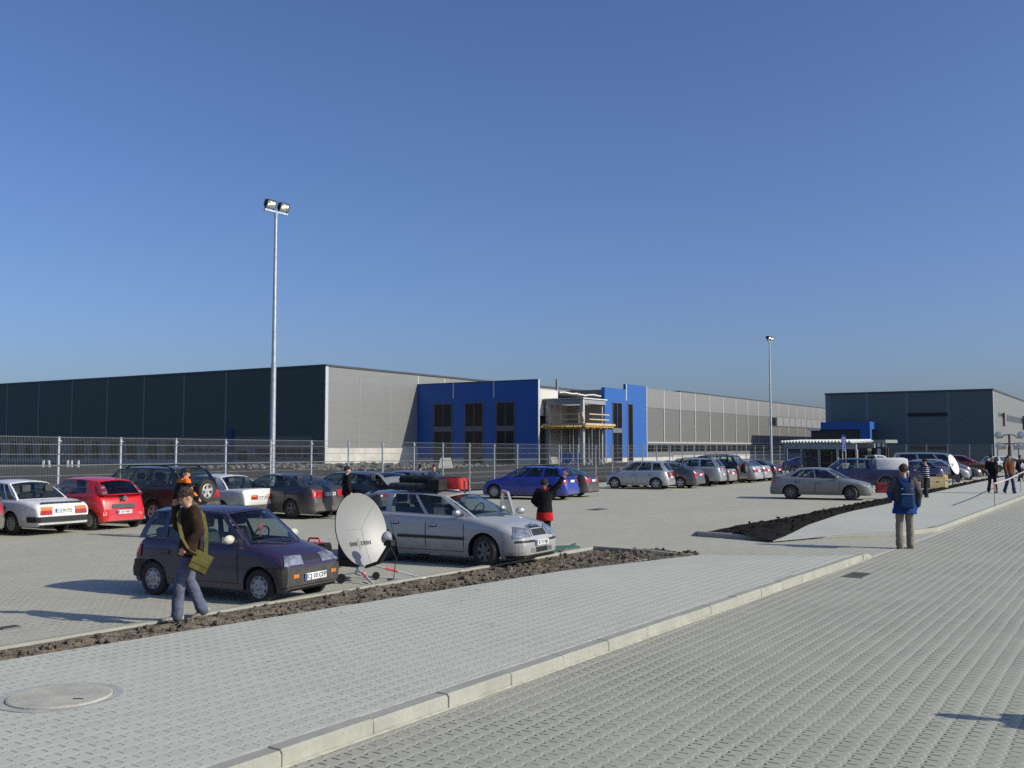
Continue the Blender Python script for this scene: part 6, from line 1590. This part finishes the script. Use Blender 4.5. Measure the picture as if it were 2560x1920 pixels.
crate('yellow_case', 'tall narrow yellow case at the right end of the tan case', 'case', (2356, 1220), (.28, .5, .72), mat('yellow_case', (.50, .32, .08), .6), 20, mat('yellow_trim', (.4, .36, .3), .6), .10)
crate('toolbox', 'dark red toolbox on the ground by the pickup rear wheel', 'toolbox', (2207, 1232), (.62, .35, .52), mat('red_tool_case', (.24, .016, .022), .5), -10, BLACK)
crate('equipment_case', 'pale grey case standing at the foot of the white dish', 'case', (2368, 1214), (.5, .4, .4), mat('pale_case', (.33, .37, .38), .6), 10, BLACK)
# ---------------------------------------------------------------- glass shelter, totem sign, entrance kiosk
GLP = glassmat('pane_glass', (.42, .47, .46)); SF = mat('shelter_frame', (.24, .265, .27), .5, .3, var=.1)
SY = 78.0
sa = PD(1962, 1100, SY); sb = PD(2142, 1100, SY - 6)
sd_ = Vector((sb.x - sa.x, sb.y - sa.y, 0)); SL = sd_.length; sd_.normalize(); sn = Vector((-sd_.y, sd_.x, 0))
sh = thing('glass_shelter', 'long glass walled shelter with a white corrugated roof', 'shelter', (sa.x, sa.y, 0), math.atan2(sd_.y, sd_.x))
zr_ = PD(1280, 1106, SY - 3).z
b = MB(); n = 22
for i in range(n):
    x0 = SL * i / n - .2; w = SL / n
    b.loft([[(x0 + w * k / 6, y, zr_ + .09 * math.sin(2 * math.pi * k / 6) + dz) for k in range(7)] + [(x0 + w * k / 6, y, zr_ + .09 * math.sin(2 * math.pi * k / 6) + dz + .06) for k in range(6, -1, -1)] for y, dz in ((-.3, 0), (2.0, .10))])
b.build('corrugated_roof', mat('shelter_roof', (.50, .53, .51), .6, var=.06), sh, 40)
b = MB(); b.box((SL / 2, -.05, zr_ - .32), (SL, .12, .36)); b.box((SL / 2, 1.9, zr_ - .25), (SL, .1, .3)); b.build('beam', SF, sh, 0)
for i in range(5):
    b = MB(); b.box((SL * i / 4 + (0 if i else .1), -.05, zr_ / 2 - .3), (.14, .14, zr_ - .4)); b.build('post', SF, sh, 0)
for i in range(4):
    b = MB(); b.box((SL * (i + .5) / 4, 1.9, zr_ / 2 - .25), (SL / 4 - .1, .03, zr_ - .8)); b.build('pane', GLP, sh, 0)
b = MB(); b.box((SL / 2, 2.6, 1.2), (SL * .7, .4, 2.0)); b.build('dark_back_wall', mat('shelter_back', (.05, .055, .055), .7, var=.4, scale=1), sh, 0)
for i in range(5):
    b = MB(); x = SL * .60 + i * .42; b.path([(x, .5, .0), (x, .5, .85), (x + .1, .3, 1.0), (x + .35, .2, 1.05)], .03, 6)
    tt = b.build('trolley_rail', mat('rail_pale', (.5, .5, .5), .4, .4), None); tt.matrix_world = Matrix.Translation((sa.x, sa.y, 0)) @ Matrix.Rotation(math.atan2(sd_.y, sd_.x), 4, 'Z')
    tag(tt, 'bent pale steel rail in the row of five in front of the glass shelter', 'rail', 'bent rails by the shelter')
sg_ = PD(2111, 1193, 72); tz1, tz0 = PD(1280, 1093, 72).z, PD(1280, 1128, 72).z
tm = thing('totem_sign', 'narrow vertical blue sign with white lines on two thin posts', 'sign', (sg_.x, sg_.y, 0), R(-8))
b = MB(); b.box((0, 0, (tz0 + tz1) / 2), (.32, .12, tz1 - tz0)); b.box((0, 0, tz1 + .08), (.26, .1, .16)); b.build('board', mat('sign_blue', (.03, .05, .36), .5), tm, 0)
b = MB()
for i in range(7):
    z = tz1 - (tz1 - tz0) * (i + .5) / 7; w = (.22, .2, .21, .17, .13, .12, .2)[i]
    for j in range(5):
        if (i + j) % 4 != 3 or i < 2: b.box((-.10 + j * .05, -.065, z), (.036, .01, (tz1 - tz0) / 12))
b.build('sign_marks', mat('sign_white', (.7, .7, .75), .5), tm, 0)
for x in (-.1, .12): b = MB(); b.tube((x, 0, 0), (x, 0, tz0), .035); b.build('post', mat('post_pale', (.45, .43, .40), .5), tm)
ka = PD(2146, 1100, 91); kb = PD(2214, 1100, 89); kd = Vector((kb.x - ka.x, kb.y - ka.y, 0)); KL = kd.length
kk = thing('entrance_kiosk', 'glazed entrance kiosk with a band of white panes under a flat roof', 'kiosk', (ka.x, ka.y, 0), math.atan2(kd.y, kd.x))
k1, k2, k3 = PD(1280, 1101, 90).z, PD(1280, 1106, 90).z, PD(1280, 1119.5, 90).z
b = MB(); b.box((KL / 2, .95, (k1 + k2) / 2), (KL + .1, 2.1, k1 - k2 + .1)); b.build('roof', SF, kk, 0)
b = MB()
for i in range(7): b.box((KL * i / 6, 0, (k2 + 0) / 2), (.08, .08, k2))
b.box((KL / 2, 0, k3), (KL, .08, .10)); b.build('frame', mat('kiosk_frame', (.03, .03, .03), .5), kk, 0)
for i in range(6): b = MB(); b.box((KL * (i + .5) / 6, .03, (k2 + k3) / 2), (KL / 6 - .14, .02, k2 - k3 - .14)); b.build('white_pane', mat('opal_pane', (.55, .56, .56), .4, var=.1), kk, 0)
for i in range(6):
    b = MB(); b.box((KL * (i + .5) / 6, .03, k3 / 2), (KL / 6 - .1, .02, k3 - .1)); b.build('pane', GLP if i != 4 else mat('opal_pane2', (.45, .47, .47), .4, var=.1), kk, 0)
b = MB(); b.box((KL * .35, 1.9, k3 / 2), (KL * .7, .1, k3)); b.build('rear_wall', mat('kiosk_back', (.035, .035, .035), .6), kk, 0)
# ---------------------------------------------------------------- tape barrier on the right pavement
st = [P(2487, 1265, .12), P(2552, 1231, .12)]
TAPE = None
b = MB()
def tapemat():
    m, nt, bb, out = newmat('barrier_tape'); g = NG(nt); p = g.pos(); o = g.sep(p)
    f = g.sstep(g.m('FRACT', g.m('MULTIPLY', o[1], 2.2)), .48, .52)
    nt.links.new(g.mix(f, (.62, .60, .60, 1), (.50, .16, .15, 1)), bb.inputs['Base Color']); bb.inputs['Roughness'].default_value = .5; return m
za_, zb2 = PD(1280, 1209, st[0].y).z, PD(1280, 1183, st[1].y).z
for i, q in enumerate(st):
    b = MB(); b.tube((0, 0, 0), (0, 0, (za_, zb2)[i] - .12 + .05), .012, .012, 6); tag(b.build('stake', mat('thin_stake', (.16, .16, .16), .6), None, 30, q), ['thin steel stake at the kerb holding the near end of the barrier tape', 'thin steel stake holding the far end of the barrier tape, by the right edge'][i], 'stake')
A_, B_ = Vector((st[0].x, st[0].y, za_)), Vector((st[1].x, st[1].y, zb2)); C_ = B_ + (B_ - A_).normalized() * 6
b = MB(); pts = [A_ + (B_ - A_) * (i / 8) + Vector((0, 0, -.05 * math.sin(math.pi * i / 8))) for i in range(9)] + [C_]
for p, q in zip(pts, pts[1:]): b.bar(p, q, .006, .055)
b.bar(A_, A_ + Vector((.06, 0, -.30)), .006, .06)
tag(b.build('barrier_tape', tapemat(), None, 0), 'red and white barrier tape stretched between thin stakes above the pavement', 'tape')
# ---------------------------------------------------------------- floodlight tower and fence portal at far right
tw = PD(2526, 1186, 84); tw.z = 0
ft = thing('lighting_tower', 'dark lighting tower with four round lamps on a forked head', 'floodlight', tw)
zt_ = PD(1280, 1085, 84).z
b = MB(); b.tube((0, 0, 0), (0, 0, zt_ - 1.0), .16, .14); b.tube((0, 0, zt_ - 1.0), (0, 0, zt_ - .05), .09); b.build('mast', mat('tower_dark', (.04, .04, .042), .6), ft)
b = MB()
for sgn in (1, -1): b.path([(0, 0, zt_ - .05), (sgn * .45, 0, zt_ - .1), (sgn * .62, 0, zt_ - .3), (sgn * .95, 0, zt_ - .3)], .05, 8); b.path([(sgn * .1, 0, zt_ - .8), (sgn * .5, 0, zt_ - 1.0)], .04, 6)
b.build('arm', mat('tower_dark', (0, 0, 0)), ft)
for x, z in ((-.95, -.1), (.95, -.1), (-.9, -.98), (.9, -.98)):
    b = MB(); b.lathe([(.001, .30), (.16, .25), (.30, .0), (.30, -.03)], 18, 0, 'Y', (x, 0, zt_ + z)); hs_o = b.build('lamp_housing', mat('tower_lamp_shell', (.22, .23, .24), .4, .5), ft)
    b = MB(); b.lathe([(.29, -.02), (.001, -.05)], 18, 0, 'Y', (x, 0, zt_ + z)); b.build('lens', mat('tower_lens', (.20, .23, .26), .1, .3, coat=1.0), hs_o)
def frame_fence(pa, pb, Y, ytop, label):
    a, c_ = PD(pa, 1116, Y), PD(pb, 1116, Y - 3); zt = PD(1280, ytop, Y).z; t = thing('gate_frame', label, 'gate', (a.x, a.y, 0))
    q = Vector((c_.x - a.x, c_.y - a.y, 0))
    b = MB(); b.bar((0, 0, zt), q + Vector((0, 0, zt)), .08, .08); b.build('top_bar', mat('gate_dark', (.05, .05, .052), .6), t, 0)
    for k in (0, .5, 1): b = MB(); b.tube(q * k, q * k + Vector((0, 0, zt)), .05); b.build('post', mat('gate_dark', (0, 0, 0)), t)
frame_fence(2494, 2600, 92, 1109, 'dark open gate frame in front of the silver flank of the warehouse')
# mesh fence before the warehouse
def far_fence(pa, pb, Y0, Y1, ytop, n, label):
    a, c_ = PD(pa, 1116, Y0), PD(pb, 1116, Y1); zt = PD(1280, ytop, Y0).z; t = thing('mesh_fence', label, 'fence', (a.x, a.y, 0)); q = Vector((c_.x - a.x, c_.y - a.y, 0))
    for i in range(n + 1): b = MB(); b.box(q * (i / n) + Vector((0, 0, zt / 2)), (.07, .07, zt)); b.build('post', mat('slate_post', (.16, .19, .21), .5, .3), t, 0)
    for i in range(n):
        b = MB(); p0, p1 = q * (i / n), q * ((i + 1) / n)
        for k in range(6): z = zt * (k + .6) / 6; b.bar(p0 + Vector((0, 0, z)), p1 + Vector((0, 0, z)), .02, .02)
        for k in range(1, 20): p = p0.lerp(p1, k / 20); b.bar(p + Vector((0, 0, .05)), p + Vector((0, 0, zt)), .012, .012)
        b.build('mesh_panel', mat('slate_wire', (.10, .12, .13), .6), t, 0)
far_fence(2216, 2480, 96, 88, 1111, 5, 'grey mesh fence in front of the slate face of the warehouse')
b = MB(); q0, q1 = PD(2425, 1190, 80), PD(2492, 1190, 78)
for z in (.35, .8): b.bar(Vector((q0.x, q0.y, z)), Vector((q1.x, q1.y, z)), .12, .2)
for i in range(9): p = q0.lerp(q1, i / 8); b.box((p.x, p.y, .5), (.12, .12, 1.0))
tag(b.build('timber_barrier', mat('barrier_timber', (.13, .085, .05), .8, var=.4), None, 0), 'low brown timber rail barrier beyond the dark grey saloon', 'barrier')
# scooter and rider at the right edge
sc_ = PD(2551, 1180, 64); sc_.z = 0
ms = thing('bicycle', 'light blue bicycle with its rider at the right edge of the photo', 'bicycle', sc_, R(-80))
for x in (.52, -.52):
    b = MB(); b.lathe([(.33, -.02), (.36, -.02), (.36, .02), (.33, .02), (.33, -.02)], 24, 0, 'Y', (x, 0, .36))
    for k in range(8): a = math.pi * k / 8; b.bar((x - .34 * math.cos(a), 0, .36 - .34 * math.sin(a)), (x + .34 * math.cos(a), 0, .36 + .34 * math.sin(a)), .004, .004)
    b.build('wheel', RUBBER, ms)
b = MB(); b.path([(-.52, 0, .36), (-.12, 0, .34), (.38, 0, .80), (-.20, 0, .80), (-.12, 0, .34)], .03, 8); b.path([(-.52, 0, .36), (-.2, 0, .8)], .02, 6); b.path([(.52, 0, .36), (.40, 0, .72), (.36, 0, 1.0)], .025, 8); b.build('frame', mat('sky_blue_frame', (.05, .30, .45), .4), ms)
b = MB(); b.path([(.36, -.28, 1.02), (.36, 0, 1.0), (.36, .28, 1.02)], .016, 6); b.build('handlebar', BLACK, ms)
b = MB(); b.box((-.24, 0, .92), (.26, .14, .05)); b.bar((-.2, 0, .8), (-.24, 0, .9), .03, .03); b.build('saddle', BLACK, ms, 0)
person('cyclist in dark clothes sitting on the light blue bicycle at the right edge', sc_, -80, 1.75, pose=dict(pelvis=(-.22, 0, 1.02), waist=(-.20, 0, 1.16), chest=(-.10, 0, 1.35), neck=(0, 0, 1.52), head=(.05, 0, 1.68), sL=(-.02, .18, 1.47), sR=(-.02, -.18, 1.47), eL=(.18, .26, 1.25), wL=(.36, .26, 1.06), eR=(.18, -.26, 1.25), wR=(.36, -.26, 1.06), hL=(-.20, .09, 1.0), hR=(-.20, -.09, 1.0), kL=(.18, .11, .78), kR=(.16, -.11, .64), aL=(-.02, .12, .42), aR=(0, -.12, .22)), top=cloth('plum_jacket', (.03, .012, .018)), legs=JET, hem=.95, vox=.025)
# odds and ends on the building site
q = PD(1114, 1168, 92); b = MB(); b.prism([(-1.9, -.8), (1.3, -.8), (1.9, .8), (-1.2, .8)], 0, 1.0); b.v = [((x * (1 - z * .3)) * .42, y * (1 - z * .3) * .5, z * .95) for x, y, z in b.v]
tag(b.build('concrete_block', mat('block_concrete', (.36, .35, .32), .9, var=.1), None, 0, (q.x, q.y, .35), .3), 'pale tapered concrete block on the rubble before the blue wall', 'block')
for i, px in enumerate((107, 124, 144, 170, 179, 195)):
    q = PD(px, 1178, 100); b = MB(); b.box((0, 0, .42), (.15, .15, .66)); o = b.build('white_post', mat('white_post', (.62, .62, .58), .7), None, 0, (q.x, q.y, .2)); o.rotation_euler = (0, R((5, -8, 2, -3, 0, 4)[i]), 0)
    tag(o, 'short white marker post on the bank before the dark hall', 'post', 'white posts before the dark hall')
rub = MB(); rnd = random.Random(11)
for _ in range(420):
    u_ = rnd.uniform(62, 88); q_ = FQ - rnd.uniform(24, 46); p = fr_uq(u_, q_); r = rnd.uniform(.1, .35); bl = MB(); bl.ball((0, 0, 0), (r, r * .8, r * .6), 6)
    cc = Vector((p.x, p.y, .42)); rub.add([Vector(v) * (1 + .6 * noise.noise(Vector(v) * 4 + cc)) + cc for v in bl.v], bl.f)
structure('rubble', rub, GRAV, 20, 'stuff')
